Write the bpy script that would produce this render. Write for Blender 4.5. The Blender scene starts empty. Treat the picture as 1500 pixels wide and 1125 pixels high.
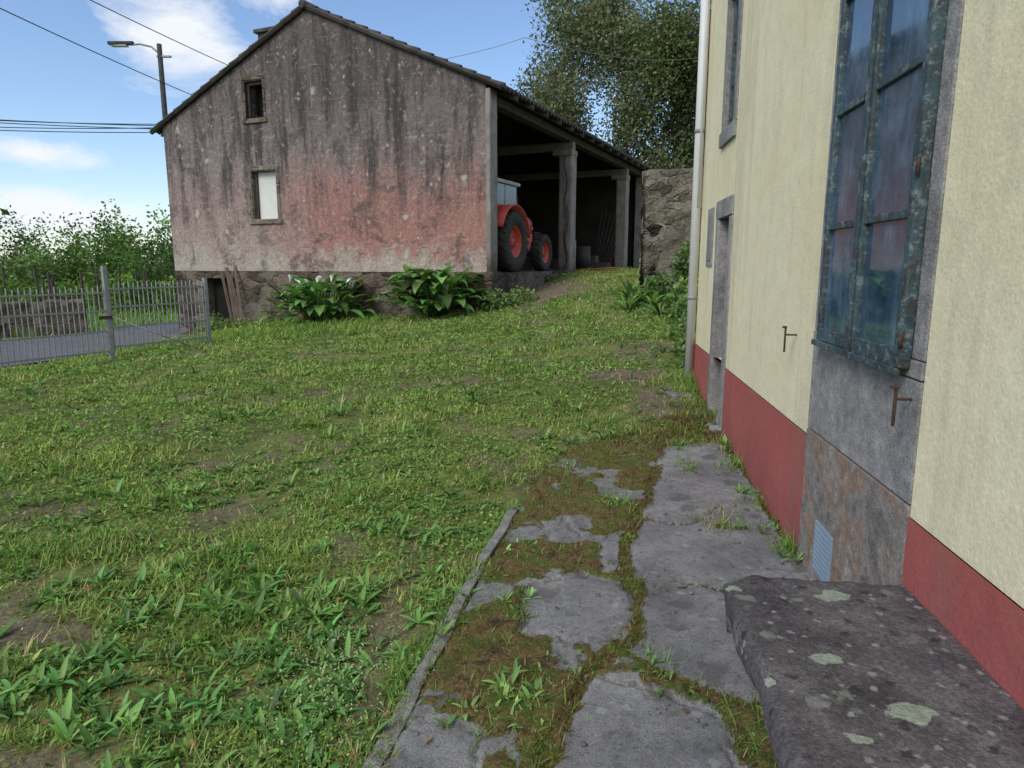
import bpy, math, random
import numpy as np
from mathutils import Vector, Matrix
rng=np.random.default_rng(7); random.seed(7)
sc=bpy.context.scene
R=math.radians
# ------------------------------------------------------------ noise
def _h(ix,iy,seed):
    n=(ix.astype(np.int64)*374761393+iy.astype(np.int64)*668265263+seed*1442695041)&0xffffffff
    n=((n^(n>>13))*1274126177)&0xffffffff
    return ((n^(n>>16))&0xffff)/65535.0
def vn(x,y,seed=0):
    x=np.asarray(x,float); y=np.asarray(y,float)
    ix=np.floor(x); iy=np.floor(y); fx=x-ix; fy=y-iy
    fx=fx*fx*(3-2*fx); fy=fy*fy*(3-2*fy)
    a=_h(ix,iy,seed);b=_h(ix+1,iy,seed);c=_h(ix,iy+1,seed);d=_h(ix+1,iy+1,seed)
    return (a*(1-fx)+b*fx)*(1-fy)+(c*(1-fx)+d*fx)*fy
def fbm(x,y,seed=0,o=4):
    s=0;a=.5;t=0
    for i in range(o):
        s=s+a*vn(x,y,seed+i*17);t+=a;a*=.5;x=x*2.03+3.1;y=y*2.03+1.7
    return s/t
def sstep(e0,e1,x):
    t=np.clip((x-e0)/(e1-e0),0,1); return t*t*(3-2*t)
# ------------------------------------------------------------ terrain
TX=np.array([-14,-9,-6,-3,0,1.5,3,6.])
TY=np.array([-5,4,6,8,11,13,16,20,26.])
TZ=np.array([
[0,0,0,0,0,0,0,0],
[-.05,-.02,0,0,0,0,0,0],
[-.1,-.04,0,.03,.08,.1,.15,.15],
[-.2,-.08,.02,.05,.18,.25,.35,.4],
[-.4,-.2,.03,.12,.38,.6,.75,.8],
[-.5,-.3,.1,.18,.5,.8,.95,1.0],
[-.6,-.42,.0,.28,.65,1.1,1.3,1.3],
[-.65,-.5,.1,.4,.9,1.3,1.38,1.4],
[-.7,-.55,.1,.5,1.2,1.38,1.40,1.4]])
def T0(x,y):
    x=np.clip(np.asarray(x,float),TX[0],TX[-1]-1e-6); y=np.clip(np.asarray(y,float),TY[0],TY[-1]-1e-6)
    i=np.clip(np.searchsorted(TX,x,side='right')-1,0,len(TX)-2); j=np.clip(np.searchsorted(TY,y,side='right')-1,0,len(TY)-2)
    fx=(x-TX[i])/(TX[i+1]-TX[i]); fy=(y-TY[j])/(TY[j+1]-TY[j])
    return (TZ[j,i]*(1-fx)+TZ[j,i+1]*fx)*(1-fy)+(TZ[j+1,i]*(1-fx)+TZ[j+1,i+1]*fx)*fy
def T1(x,y):
    e=.5
    return (T0(x,y)*2+T0(x+e,y)+T0(x-e,y)+T0(x,y+e)+T0(x,y-e))/6
c7,s7=math.cos(R(7)),math.sin(R(7))
def ap(x,y): return x*s7+y*c7, x*c7-y*s7
def xy(a,p): return a*s7+p*c7, a*c7-p*s7
KA=np.array([-3,1.88,2.26,2.64,3.01,3.57,4.17,5.13,5.49,5.91,6.35,7.05,7.6])
KP=np.array([-.95,-.69,-.65,-.62,-.6,-.56,-.51,-.36,-.22,.18,.57,.97,1.13])
def pathl(a): return np.interp(a,KA,KP)
def in_path(x,y,m=0.):
    a,p=ap(x,y); return (a<7.6)&(p>pathl(a)-m)&(p<1.2)
def bumps(x,y):
    b=(fbm(x*.9,y*.9,3)-.5)*.12+(fbm(x*4,y*4,5)-.5)*.06
    a,p=ap(x,y); d=np.where(a<7.8,pathl(a)-p,1.0); d=np.clip(d,0,1)
    far=1-sstep(20,40,np.abs(x)+np.abs(y))
    return b*sstep(0,.5,d)*far
def TZf(x,y): return T1(x,y)+bumps(x,y)
c24,s24=math.cos(R(24)),math.sin(R(24))
BP=(-.6,16.0)
def buv(x,y):
    dx=x-BP[0];dy=y-BP[1]; return -dx*c24+dy*s24, dx*s24+dy*c24
def bxy(u,v): return BP[0]-u*c24+v*s24, BP[1]+u*s24+v*c24
ROAD=[(-24,-6),(-17.5,3),(-13.0,9.5),(-11.3,14),(-12.2,19.5),(-10.6,26),(-6,38),(2,60)]
def road_d(x,y):
    d=np.full(np.shape(x),1e9)
    for (x0,y0),(x1,y1) in zip(ROAD[:-1],ROAD[1:]):
        dx,dy=x1-x0,y1-y0; t=np.clip(((x-x0)*dx+(y-y0)*dy)/(dx*dx+dy*dy),0,1)
        d=np.minimum(d,np.hypot(x-x0-t*dx,y-y0-t*dy))
    return d
# ------------------------------------------------------------ materials
def newmat(n):
    m=bpy.data.materials.new(n); m.use_nodes=True
    nt=m.node_tree; nt.nodes.clear()
    out=nt.nodes.new('ShaderNodeOutputMaterial'); b=nt.nodes.new('ShaderNodeBsdfPrincipled')
    nt.links.new(b.outputs[0],out.inputs[0]); return m,nt,b,out
class NB:
    def __init__(s,nt): s.nt=nt
    def n(s,t,**k):
        q=s.nt.nodes.new(t)
        for a,v in k.items(): setattr(q,a,v)
        return q
    def l(s,a,b): s.nt.links.new(a,b)
    def coord(s,scale=(1,1,1),kind='Object'):
        tc=s.n('ShaderNodeTexCoord'); mp=s.n('ShaderNodeMapping'); mp.inputs['Scale'].default_value=scale
        s.l(tc.outputs[kind],mp.inputs[0]); return mp.outputs[0]
    def noise(s,vec,scale,detail=4,rough=.6,dist=0):
        q=s.n('ShaderNodeTexNoise'); q.inputs['Scale'].default_value=scale; q.inputs['Detail'].default_value=min(detail,5)
        q.inputs['Roughness'].default_value=rough; q.inputs['Distortion'].default_value=dist
        s.l(vec,q.inputs['Vector']); return q.outputs['Fac']
    def voro(s,vec,scale,feature='F1',rnd=1):
        q=s.n('ShaderNodeTexVoronoi',feature=feature); q.inputs['Scale'].default_value=scale; q.inputs['Randomness'].default_value=rnd
        s.l(vec,q.inputs['Vector']); return q
    def ramp(s,f,stops,interp='LINEAR'):
        q=s.n('ShaderNodeValToRGB'); cr=q.color_ramp; cr.interpolation=interp
        while len(cr.elements)<len(stops): cr.elements.new(.5)
        for e,(p,c) in zip(cr.elements,stops):
            e.position=p; e.color=(c,c,c,1) if isinstance(c,(int,float)) else (*c,1)
        s.l(f,q.inputs[0]); return q.outputs[0]
    def mix(s,f,a,b,mode='MIX'):
        q=s.n('ShaderNodeMix',data_type='RGBA',blend_type=mode)
        for i,v in ((0,f),(6,a),(7,b)):
            if isinstance(v,(int,float)): q.inputs[i].default_value=v if i==0 else (v,v,v,1)
            elif isinstance(v,tuple): q.inputs[i].default_value=(*v,1)
            else: s.l(v,q.inputs[i])
        return q.outputs[2]
    def math(s,op,a,b=0,c=None):
        q=s.n('ShaderNodeMath',operation=op)
        for i,v in enumerate((a,b,c)):
            if v is None: continue
            if isinstance(v,(int,float)): q.inputs[i].default_value=v
            else: s.l(v,q.inputs[i])
        return q.outputs[0]
    def bump(s,h,bsdf,st=.4,d=.01):
        q=s.n('ShaderNodeBump'); q.inputs['Strength'].default_value=st; q.inputs['Distance'].default_value=d
        s.l(h,q.inputs['Height']); s.l(q.outputs[0],bsdf.inputs['Normal'])
    def xyz(s,v):
        q=s.n('ShaderNodeSeparateXYZ'); s.l(v,q.inputs[0]); return q.outputs
    def spots(s,v,c,scale,thr,rad,col,amt=.8,rag=.9):
        vo=s.voro(v,scale); msk=s.math('ADD',vo.outputs['Distance'],s.math('MULTIPLY',s.math('SUBTRACT',s.noise(v,scale*2.3,5,.75),.5),rag))
        sel=s.ramp(s.xyz(vo.outputs['Color'])[0],[(thr-.01,0.),(thr,1.)])
        return s.mix(s.math('MULTIPLY',s.math('MULTIPLY',s.ramp(msk,[(max(rad-.06,0),1.),(rad+.05,0.)]),sel),amt),c,col)
def simple(name,c1,c2,scale=5,rough=.8,bump=.3,bd=.01,bs=None,metal=0,spec=.3,c3=None,stretch=(1,1,1)):
    m,nt,b,o=newmat(name); g=NB(nt); v=g.coord(stretch)
    f=g.noise(v,scale,5,.65)
    st=[(.3,c1),(.7,c2)] if c3 is None else [(.3,c1),(.5,c2),(.68,c3)]
    g.l(g.ramp(f,st),b.inputs['Base Color'])
    b.inputs['Roughness'].default_value=rough; b.inputs['Metallic'].default_value=metal; b.inputs['Specular IOR Level'].default_value=spec
    if bump: g.bump(g.noise(v,bs or scale*6,4,.7),b,bump,bd)
    return m
def foliage(name,trans=.3,gloss=.04):
    m=bpy.data.materials.new(name); m.use_nodes=True; nt=m.node_tree; nt.nodes.clear(); g=NB(nt)
    o=g.n('ShaderNodeOutputMaterial'); at=g.n('ShaderNodeAttribute',attribute_name='Col')
    d=g.n('ShaderNodeBsdfDiffuse'); g.l(at.outputs['Color'],d.inputs[0]); last=d.outputs[0]
    if trans:
        t=g.n('ShaderNodeBsdfTranslucent'); mx=g.n('ShaderNodeMixShader'); mx.inputs[0].default_value=trans
        bc=g.mix(1.0,at.outputs['Color'],(1.3,1.35,.8),'MULTIPLY'); g.l(bc,t.inputs[0])
        g.l(d.outputs[0],mx.inputs[1]); g.l(t.outputs[0],mx.inputs[2]); last=mx.outputs[0]
    if gloss:
        gl=g.n('ShaderNodeBsdfGlossy'); gl.inputs['Roughness'].default_value=.5; m2=g.n('ShaderNodeMixShader'); m2.inputs[0].default_value=gloss
        g.l(last,m2.inputs[1]); g.l(gl.outputs[0],m2.inputs[2]); last=m2.outputs[0]
    g.l(last,o.inputs[0]); return m
M={}
M['leaf']=foliage('leaf_material',.25,.035); M['grass']=foliage('grass_material',.25,0); M['treeleaf']=foliage('tree_leaf_material',.25,0)
M['flower']=simple('white_flower',(.75,.75,.68),(.85,.85,.8),3,.5,0)
m,nt,b,o=newmat('soil_and_turf'); g=NB(nt); v=g.coord()
at=g.n('ShaderNodeAttribute',attribute_name='Col')
f=g.noise(v,9,5,.7); f2=g.noise(v,60,4,.7)
c=g.mix(1.0,at.outputs['Color'],g.ramp(f,[(.3,.6),(.7,1.35)]),'MULTIPLY')
c=g.mix(1.0,c,g.ramp(f2,[(.3,.6),(.7,1.35)]),'MULTIPLY')
g.l(c,b.inputs['Base Color']); b.inputs['Roughness'].default_value=.95; b.inputs['Specular IOR Level'].default_value=.1
g.bump(f2,b,.7,.02); M['ground']=m
M['asphalt']=simple('asphalt',(.11,.11,.117),(.16,.16,.167),1.2,.9,.3,.01,80)
# path
m,nt,b,o=newmat('mossy_concrete'); g=NB(nt); v=g.coord()
am=g.n('ShaderNodeAttribute',attribute_name='moss').outputs['Fac']
n1=g.noise(v,2.4,5,.65); n2=g.noise(v,28,5,.8); n3=g.noise(v,150,3,.7)
conc=g.ramp(n1,[(.28,(.145,.142,.148)),(.42,(.195,.192,.198)),(.55,(.25,.245,.25)),(.72,(.33,.325,.325))])
conc=g.mix(1.0,conc,g.ramp(n2,[(.25,.42),(.45,.93),(.6,1.05),(.78,1.35)]),'MULTIPLY')
conc=g.mix(1.0,conc,g.ramp(n3,[(.3,.58),(.7,1.35)]),'MULTIPLY')
conc=g.spots(v,conc,12,.8,.22,(.38,.38,.36),.5,.8); conc=g.spots(v,conc,5,.68,.3,(.095,.09,.082),.6,1.3); conc=g.spots(v,conc,17,.8,.3,(.10,.105,.06),.5,1.3)
mo=g.ramp(g.noise(v,7,5,.8),[(.30,(.032,.026,.016)),(.40,(.085,.062,.03)),(.47,(.17,.115,.05)),(.52,(.11,.115,.03)),(.61,(.075,.11,.022)),(.75,(.09,.078,.05))])
mo=g.mix(1.0,mo,g.ramp(g.noise(v,80,4,.85),[(.3,.25),(.5,.95),(.7,1.8)]),'MULTIPLY')
fm=g.ramp(g.math('ADD',am,g.math('MULTIPLY',g.math('SUBTRACT',n2,.5),1.4)),[(.40,0.),(.60,1.)])
c=g.mix(fm,conc,mo); g.l(c,b.inputs['Base Color']); b.inputs['Roughness'].default_value=.9; b.inputs['Specular IOR Level'].default_value=.2
hh=g.math('ADD',g.math('MULTIPLY',n3,.5),g.math('ADD',n2,g.math('MULTIPLY',g.noise(v,110,4,.8),fm)))
g.bump(hh,b,.6,.014); M['path']=m
def render_mat(name,c1,c2,stain,stain_amt=.35,dirt=.5):
    m,nt,b,o=newmat(name); g=NB(nt); v=g.coord(); vs=g.coord((3,3,.3)); X=g.xyz(v)
    n1=g.noise(v,.8,5,.6)
    c=g.ramp(n1,[(.3,c1),(.7,c2)])
    st=g.ramp(g.noise(vs,1.6,5,.65),[(.5,0.),(.72,stain_amt)])
    c=g.mix(st,c,stain)
    low=g.ramp(g.math('ADD',g.math('MULTIPLY',X[2],.9),g.math('MULTIPLY',n1,.5)),[(.0,.8),(.6,0.)])
    c=g.mix(g.math('MULTIPLY',low,dirt),c,(.09,.07,.05))
    c=g.mix(1.0,c,g.ramp(g.noise(v,70,4,.7),[(.3,.86),(.7,1.1)]),'MULTIPLY')
    c=g.mix(1.0,c,g.ramp(g.noise(v,9,5,.7),[(.3,.92),(.7,1.06)]),'MULTIPLY')
    spk=g.ramp(g.noise(v,26,5,.6),[(.68,0.),(.74,.45)])
    c=g.mix(spk,c,stain)
    g.l(c,b.inputs['Base Color']); b.inputs['Roughness'].default_value=.9; b.inputs['Specular IOR Level'].default_value=.15
    g.bump(g.math('ADD',g.noise(v,45,5,.7),g.math('MULTIPLY',g.noise(v,6,4,.5),1.2)),b,.35,.012)
    return m
M['yellow']=render_mat('cream_yellow_render',(.80,.71,.47),(.87,.79,.56),(.50,.42,.30),.45)
M['red']=render_mat('dark_red_plinth_paint',(.36,.095,.09),(.44,.135,.12),(.27,.16,.12),.6)
def granite(name,cols,scale=2.2,spots=None,bump=.6):
    m,nt,b,o=newmat(name); g=NB(nt); v=g.coord()
    c=g.ramp(g.noise(v,scale,5,.65,.3),cols)
    c=g.mix(1.0,c,g.ramp(g.noise(v,120,3,.7),[(.3,.6),(.5,1.),(.7,1.35)]),'MULTIPLY')
    c=g.mix(1.0,c,g.ramp(g.noise(v,14,5,.7),[(.3,.65),(.7,1.25)]),'MULTIPLY')
    if spots: c=g.spots(v,c,*spots)
    g.l(c,b.inputs['Base Color']); b.inputs['Roughness'].default_value=.88; b.inputs['Specular IOR Level'].default_value=.2
    g.bump(g.math('ADD',g.noise(v,25,5,.75),g.math('MULTIPLY',g.noise(v,150,3,.7),.35)),b,bump,.02); return m
M['granite']=granite('grey_granite',[(.3,(.21,.205,.205)),(.5,(.31,.30,.30)),(.7,(.40,.38,.365))])
M['granite_rust']=granite('rusty_granite',[(.3,(.17,.155,.145)),(.43,(.29,.26,.24)),(.52,(.30,.20,.145)),(.6,(.34,.31,.29)),(.72,(.42,.39,.37))],3.2)
M['kerb']=granite('kerb_stone',[(.3,(.16,.158,.15)),(.7,(.34,.335,.32))],4,(9,.45,.34,(.12,.13,.05),.8))
m,nt,b,o=newmat('lichen_covered_stone'); g=NB(nt); v=g.coord()
al=g.n('ShaderNodeAttribute',attribute_name='moss').outputs['Fac']
c=g.ramp(g.noise(v,4,5,.7,.3),[(.3,(.055,.049,.054)),(.5,(.105,.094,.098)),(.7,(.18,.163,.16))])
c=g.mix(1.0,c,g.ramp(g.noise(v,90,5,.8),[(.3,.4),(.5,1.),(.72,1.9)]),'MULTIPLY')
c=g.mix(g.ramp(g.noise(v,16,5,.8),[(.56,0.),(.66,.5)]),c,(.23,.20,.19))
c=g.spots(v,c,11,.80,.26,(.26,.29,.23),.6,1.3); c=g.spots(v,c,26,.70,.28,(.38,.38,.36),.65,1.1); c=g.spots(v,c,19,.8,.3,(.025,.022,.022),.7,1.2)
fm=g.ramp(g.math('ADD',al,g.math('MULTIPLY',g.math('SUBTRACT',g.noise(v,26,5,.8),.5),1.6)),[(.46,0.),(.62,1.)])
c=g.mix(g.math('MULTIPLY',fm,.85),c,g.ramp(g.noise(v,60,5,.8),[(.3,(.18,.22,.16)),(.55,(.36,.41,.32)),(.7,(.46,.5,.41))]))
g.l(c,b.inputs['Base Color']); b.inputs['Roughness'].default_value=.8; b.inputs['Specular IOR Level'].default_value=.3
g.bump(g.math('ADD',g.noise(v,18,5,.75),g.math('MULTIPLY',g.noise(v,110,4,.7),.5)),b,.8,.018); M['bench']=m
def rubble(name,cols,scale=2.2,mortar=(.16,.14,.12),stretch=(1,1,1.7),cover=.5,jf=.5):
    m,nt,b,o=newmat(name); g=NB(nt); v=g.coord(stretch); v0=g.coord()
    nz=g.n('ShaderNodeTexNoise'); nz.inputs['Scale'].default_value=4; nz.inputs['Detail'].default_value=4; g.l(v,nz.inputs['Vector'])
    vw=g.mix(.22,v,nz.outputs['Color'])
    e=g.voro(vw,scale,'DISTANCE_TO_EDGE').outputs['Distance']; cc=g.voro(vw,scale).outputs['Color']
    c=g.ramp(g.math('ADD',g.math('MULTIPLY',g.xyz(cc)[0],.3),g.math('MULTIPLY',g.noise(v0,3,5,.75),.7)),cols)
    c=g.mix(1.0,c,g.ramp(g.noise(v0,25,5,.75),[(.3,.5),(.7,1.4)]),'MULTIPLY')
    jm=g.math('MULTIPLY',g.ramp(e,[(.01,1.),(.08,0.)]),jf)
    c=g.mix(jm,c,(mortar[0]*.4,mortar[1]*.4,mortar[2]*.4))
    cv=g.ramp(g.noise(v0,1.3,5,.7),[(cover,0.),(cover+.08,.9)])
    c=g.mix(cv,c,g.mix(1.0,mortar,g.ramp(g.noise(v0,12,5,.75),[(.3,.55),(.7,1.4)]),'MULTIPLY'))
    g.l(c,b.inputs['Base Color']); b.inputs['Roughness'].default_value=.95; b.inputs['Specular IOR Level'].default_value=.1
    hh=g.math('MULTIPLY',g.ramp(e,[(0,0.),(.12,1.)]),g.math('SUBTRACT',1.,cv))
    g.bump(g.math('ADD',hh,g.math('MULTIPLY',g.noise(v0,20,5,.75),.8)),b,.8,.04); return m
M['rubble']=rubble('rubble_stone',[(.3,(.05,.042,.036)),(.5,(.125,.098,.08)),(.7,(.23,.19,.16))],2.6,(.19,.16,.135),cover=.5)
M['rubble2']=rubble('lichen_rubble_stone',[(.3,(.09,.08,.06)),(.5,(.18,.16,.13)),(.7,(.31,.29,.24))],4.5,(.21,.19,.155),cover=.46,jf=.6)
# barn plaster
m,nt,b,o=newmat('weathered_barn_render'); g=NB(nt); v=g.coord(); X=g.xyz(v)
big=g.noise(v,.5,5,.65,.4); med=g.noise(v,2.2,5,.72,.3); fine=g.noise(v,22,4,.75)
h=g.math('DIVIDE',g.math('SUBTRACT',X[2],1.4),5.2)
h=g.math('ADD',h,g.math('MULTIPLY',g.math('SUBTRACT',big,.5),.45)); h=g.math('ADD',h,g.math('MULTIPLY',g.math('SUBTRACT',med,.5),.5))
c=g.ramp(h,[(.0,(.44,.38,.33)),(.05,(.40,.32,.28)),(.12,(.37,.20,.175)),(.36,(.34,.19,.17)),(.47,(.27,.195,.185)),(.6,(.205,.172,.172)),(.85,(.14,.12,.122))])
lf=g.ramp(g.math('ADD',g.math('MULTIPLY',X[0],-.1),g.math('MULTIPLY',g.math('SUBTRACT',big,.5),.6)),[(.42,0.),(.7,1.)])
c=g.mix(g.math('MULTIPLY',lf,.75),c,g.ramp(h,[(0,(.41,.365,.33)),(.3,(.32,.27,.255)),(.6,(.24,.208,.205)),(.95,(.155,.135,.135))]))
vs=g.coord((1.5,1.5,.2)); st=g.noise(vs,1.6,5,.75)
c=g.mix(g.math('MULTIPLY',g.ramp(st,[(.46,0.),(.60,1.)]),g.ramp(h,[(.15,.1),(.5,.85)])),c,(.055,.05,.05))
c=g.mix(g.ramp(g.noise(v,1.1,5,.8,.5),[(.52,0.),(.63,.65)]),c,(.075,.067,.068))
c=g.mix(g.ramp(g.noise(v,4.5,5,.85),[(.56,0.),(.66,.6)]),c,(.41,.365,.335))
c=g.mix(1.0,c,g.ramp(fine,[(.28,.65),(.5,1.),(.74,1.35)]),'MULTIPLY')
c=g.mix(1.0,c,g.ramp(g.noise(v,9,5,.8),[(.3,.65),(.7,1.35)]),'MULTIPLY')
c=g.spots(v,c,1.9,.84,.14,(.48,.48,.45),.8,.8); c=g.spots(v,c,5,.92,.18,(.44,.44,.41),.7,.9)
g.l(c,b.inputs['Base Color']); b.inputs['Roughness'].default_value=.95; b.inputs['Specular IOR Level'].default_value=.1
g.bump(g.math('ADD',fine,g.math('MULTIPLY',med,1.5)),b,.7,.03); M['barn']=m
M['concrete']=simple('grey_concrete',(.17,.16,.15),(.32,.30,.28),3,.9,.5,.01,30)
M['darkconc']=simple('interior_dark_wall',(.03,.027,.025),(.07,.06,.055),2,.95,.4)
M['oldwood']=simple('old_wood',(.04,.034,.03),(.11,.092,.08),4,.85,.5,.01,20,stretch=(1,1,6))
M['plank']=simple('plank_wood',(.11,.08,.065),(.24,.18,.15),4,.85,.4,.01,20,stretch=(6,6,1))
M['tile']=simple('weathered_roof_tile',(.03,.028,.03),(.075,.066,.064),3,.9,.6,.02,20,c3=(.11,.1,.09))
M['tile_h']=simple('house_roof_tile',(.16,.07,.045),(.28,.13,.08),3,.9,.6,.02,20)
M['black']=simple('dark_interior',(.008,.008,.008),(.015,.014,.014),3,.95,0)
M['tyre']=simple('tyre_rubber',(.02,.02,.02),(.06,.055,.048),6,.85,.3,.005,30)
M['tred']=simple('tractor_red_paint',(.42,.045,.03),(.55,.075,.05),5,.5,.1,.003,30,spec=.5)
M['cream']=simple('cream_paint',(.30,.28,.24),(.45,.42,.37),5,.5,.1)
M['cabglass']=simple('dark_cab_glass',(.02,.026,.03),(.04,.05,.055),3,.12,0,spec=.6)
M['engine']=simple('engine_metal',(.02,.02,.02),(.06,.05,.05),12,.6,.4,.01,30)
M['galv']=simple('galvanised_metal',(.22,.225,.225),(.36,.37,.36),8,.6,.1,.002,40,metal=.2)
M['pvc']=simple('white_pvc',(.6,.61,.64),(.74,.75,.77),2,.4,.05)
M['pole']=simple('dark_pole',(.03,.03,.032),(.06,.058,.055),6,.7,.2)
M['rust']=simple('rusty_iron',(.03,.02,.017),(.12,.07,.045),18,.75,.4,.004,60)
M['hose']=simple('orange_hose',(.3,.14,.04),(.4,.2,.06),6,.5,0)
M['bark']=simple('bark',(.06,.05,.04),(.16,.13,.11),8,.9,.7,.03,25)
M['leaflitter']=foliage('dry_leaf_material',0,0)
M['stonebits']=granite('pebbles',[(.3,(.12,.11,.1)),(.7,(.3,.28,.26))],6)
M['ventblue']=simple('vent_grey_blue',(.20,.27,.36),(.28,.36,.45),6,.5,.1)
M['pale']=simple('pale_reflection_and_headlight',(.6,.62,.6),(.75,.76,.73),2,.5,.05)  # headlight faces, and the painted sky reflection in the lower barn window
m,nt,b,o=newmat('peeling_blue_green_paint'); g=NB(nt); v=g.coord()
c=g.ramp(g.noise(v,5,5,.7),[(.3,(.022,.038,.045)),(.5,(.04,.078,.092)),(.7,(.075,.13,.155))])
c=g.mix(g.ramp(g.noise(v,24,5,.8),[(.52,0.),(.61,.85)]),c,(.21,.25,.26))
c=g.mix(g.ramp(g.noise(v,15,5,.8,.4),[(.53,0.),(.59,.95)]),c,(.055,.046,.04))
g.l(c,b.inputs['Base Color']); b.inputs['Roughness'].default_value=.7
g.bump(g.noise(v,28,5,.8),b,.9,.008); M['sash']=m
m,nt,b,o=newmat('dusty_window_glass'); g=NB(nt); v=g.coord()
d=g.noise(v,3,5,.7); d2=g.noise(g.coord((4,4,1)),5,5,.7)
c=g.ramp(g.math('MULTIPLY',d,g.math('ADD',d2,.5)),[(.25,(.015,.032,.05)),(.5,(.045,.09,.145)),(.75,(.14,.21,.30))])
g.l(c,b.inputs['Base Color']); b.inputs['Specular IOR Level'].default_value=1.0
g.l(g.ramp(d,[(.35,.02),(.7,.12)]),b.inputs['Roughness']); b.inputs['IOR'].default_value=1.6
g.bump(g.noise(v,2.5,2,.4),b,.05,.01); M['glass']=m
# ------------------------------------------------------------ mesh helpers
def obj(name,me,parent=None,loc=None,rot=None):
    o=bpy.data.objects.new(name,me); sc.collection.objects.link(o)
    if parent: o.parent=parent
    if loc is not None: o.location=loc
    if rot is not None: o.rotation_euler=rot
    return o
def empty(name,loc=(0,0,0),rz=0,parent=None):
    o=bpy.data.objects.new(name,None); sc.collection.objects.link(o); o.location=loc; o.rotation_euler=(0,0,rz); o.empty_display_size=.3
    if parent: o.parent=parent
    return o
def mk(name,V,Fs,mat,col=None,attr=None,parent=None,smooth=False):
    V=np.asarray(V,np.float32); me=bpy.data.meshes.new(name)
    if not isinstance(Fs,list): Fs=[Fs]
    Fs=[np.asarray(f,np.int32) for f in Fs if len(f)]
    nl=sum(f.size for f in Fs); npoly=sum(len(f) for f in Fs)
    me.vertices.add(len(V)); me.vertices.foreach_set('co',V.ravel())
    me.loops.add(nl); me.loops.foreach_set('vertex_index',np.concatenate([f.ravel() for f in Fs]))
    me.polygons.add(npoly); st=[];k=0
    for f in Fs:
        st.append(k+np.arange(len(f))*f.shape[1]); k+=f.size
    me.polygons.foreach_set('loop_start',np.concatenate(st).astype(np.int32))
    if smooth: me.polygons.foreach_set('use_smooth',np.ones(npoly,bool))
    me.update(calc_edges=True)
    if col is not None:
        a=me.color_attributes.new('Col','FLOAT_COLOR','POINT'); cc=np.ones((len(V),4),np.float32); cc[:,:3]=col; a.data.foreach_set('color',cc.ravel())
    if attr is not None:
        a=me.attributes.new('moss','FLOAT','POINT'); a.data.foreach_set('value',np.asarray(attr,np.float32))
    me.materials.append(mat); return obj(name,me,parent)
def grid(nx,ny):
    i=np.arange(nx-1)[:,None]*ny+np.arange(ny-1)[None,:]; i=i.ravel()
    return np.stack([i,i+ny,i+ny+1,i+1],1)
import bmesh
from mathutils import noise as mn
def bm_obj(name,bm,mat,parent=None,loc=None,rot=None,bevel=0,smooth=False,seg=2):
    if bevel: bmesh.ops.bevel(bm,geom=[e for e in bm.edges if e.calc_face_angle(0)>.5],offset=bevel,segments=seg,affect='EDGES',profile=.6)
    me=bpy.data.meshes.new(name); bm.to_mesh(me); bm.free(); me.materials.append(mat)
    if smooth:
        for p in me.polygons: p.use_smooth=True
    return obj(name,me,parent,loc,rot)
def box(name,x0,x1,y0,y1,z0,z1,mat,parent=None,bevel=0,rough=0,cuts=0,loc=None,rot=None,seed=0):
    bm=bmesh.new(); bmesh.ops.create_cube(bm,size=1)
    for v in bm.verts: v.co=Vector(((x0+x1)/2+v.co.x*(x1-x0),(y0+y1)/2+v.co.y*(y1-y0),(z0+z1)/2+v.co.z*(z1-z0)))
    if cuts: bmesh.ops.subdivide_edges(bm,edges=bm.edges[:],cuts=cuts,use_grid_fill=True)
    if rough:
        for v in bm.verts: v.co+=mn.noise_vector(v.co*3.1+Vector((seed,0,0)))*rough
    return bm_obj(name,bm,mat,parent,loc,rot,bevel,smooth=bool(cuts and rough))
def cyl(name,p0,p1,r0,r1,mat,parent=None,n=16,cap=True,smooth=True):
    p0=Vector(p0);p1=Vector(p1); d=p1-p0; bm=bmesh.new()
    bmesh.ops.create_cone(bm,cap_ends=cap,segments=n,radius1=r0,radius2=r1,depth=d.length)
    mtx=Matrix.Translation((p0+p1)/2)@d.to_track_quat('Z','Y').to_matrix().to_4x4()
    bmesh.ops.transform(bm,matrix=mtx,verts=bm.verts); o=bm_obj(name,bm,mat,parent)
    if smooth:
        for p in o.data.polygons: p.use_smooth=len(p.vertices)==4
    return o
def tube(name,pts,r,mat,parent=None,res=2):
    cu=bpy.data.curves.new(name,'CURVE'); cu.dimensions='3D'; cu.bevel_depth=r; cu.bevel_resolution=res
    ss=pts if isinstance(pts[0][0],(list,tuple)) else [pts]
    for s in ss:
        sp=cu.splines.new('POLY'); sp.points.add(len(s)-1)
        for q,pt in zip(sp.points,s): q.co=(*pt,1)
    cu.materials.append(mat); return obj(name,cu,parent)
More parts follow.
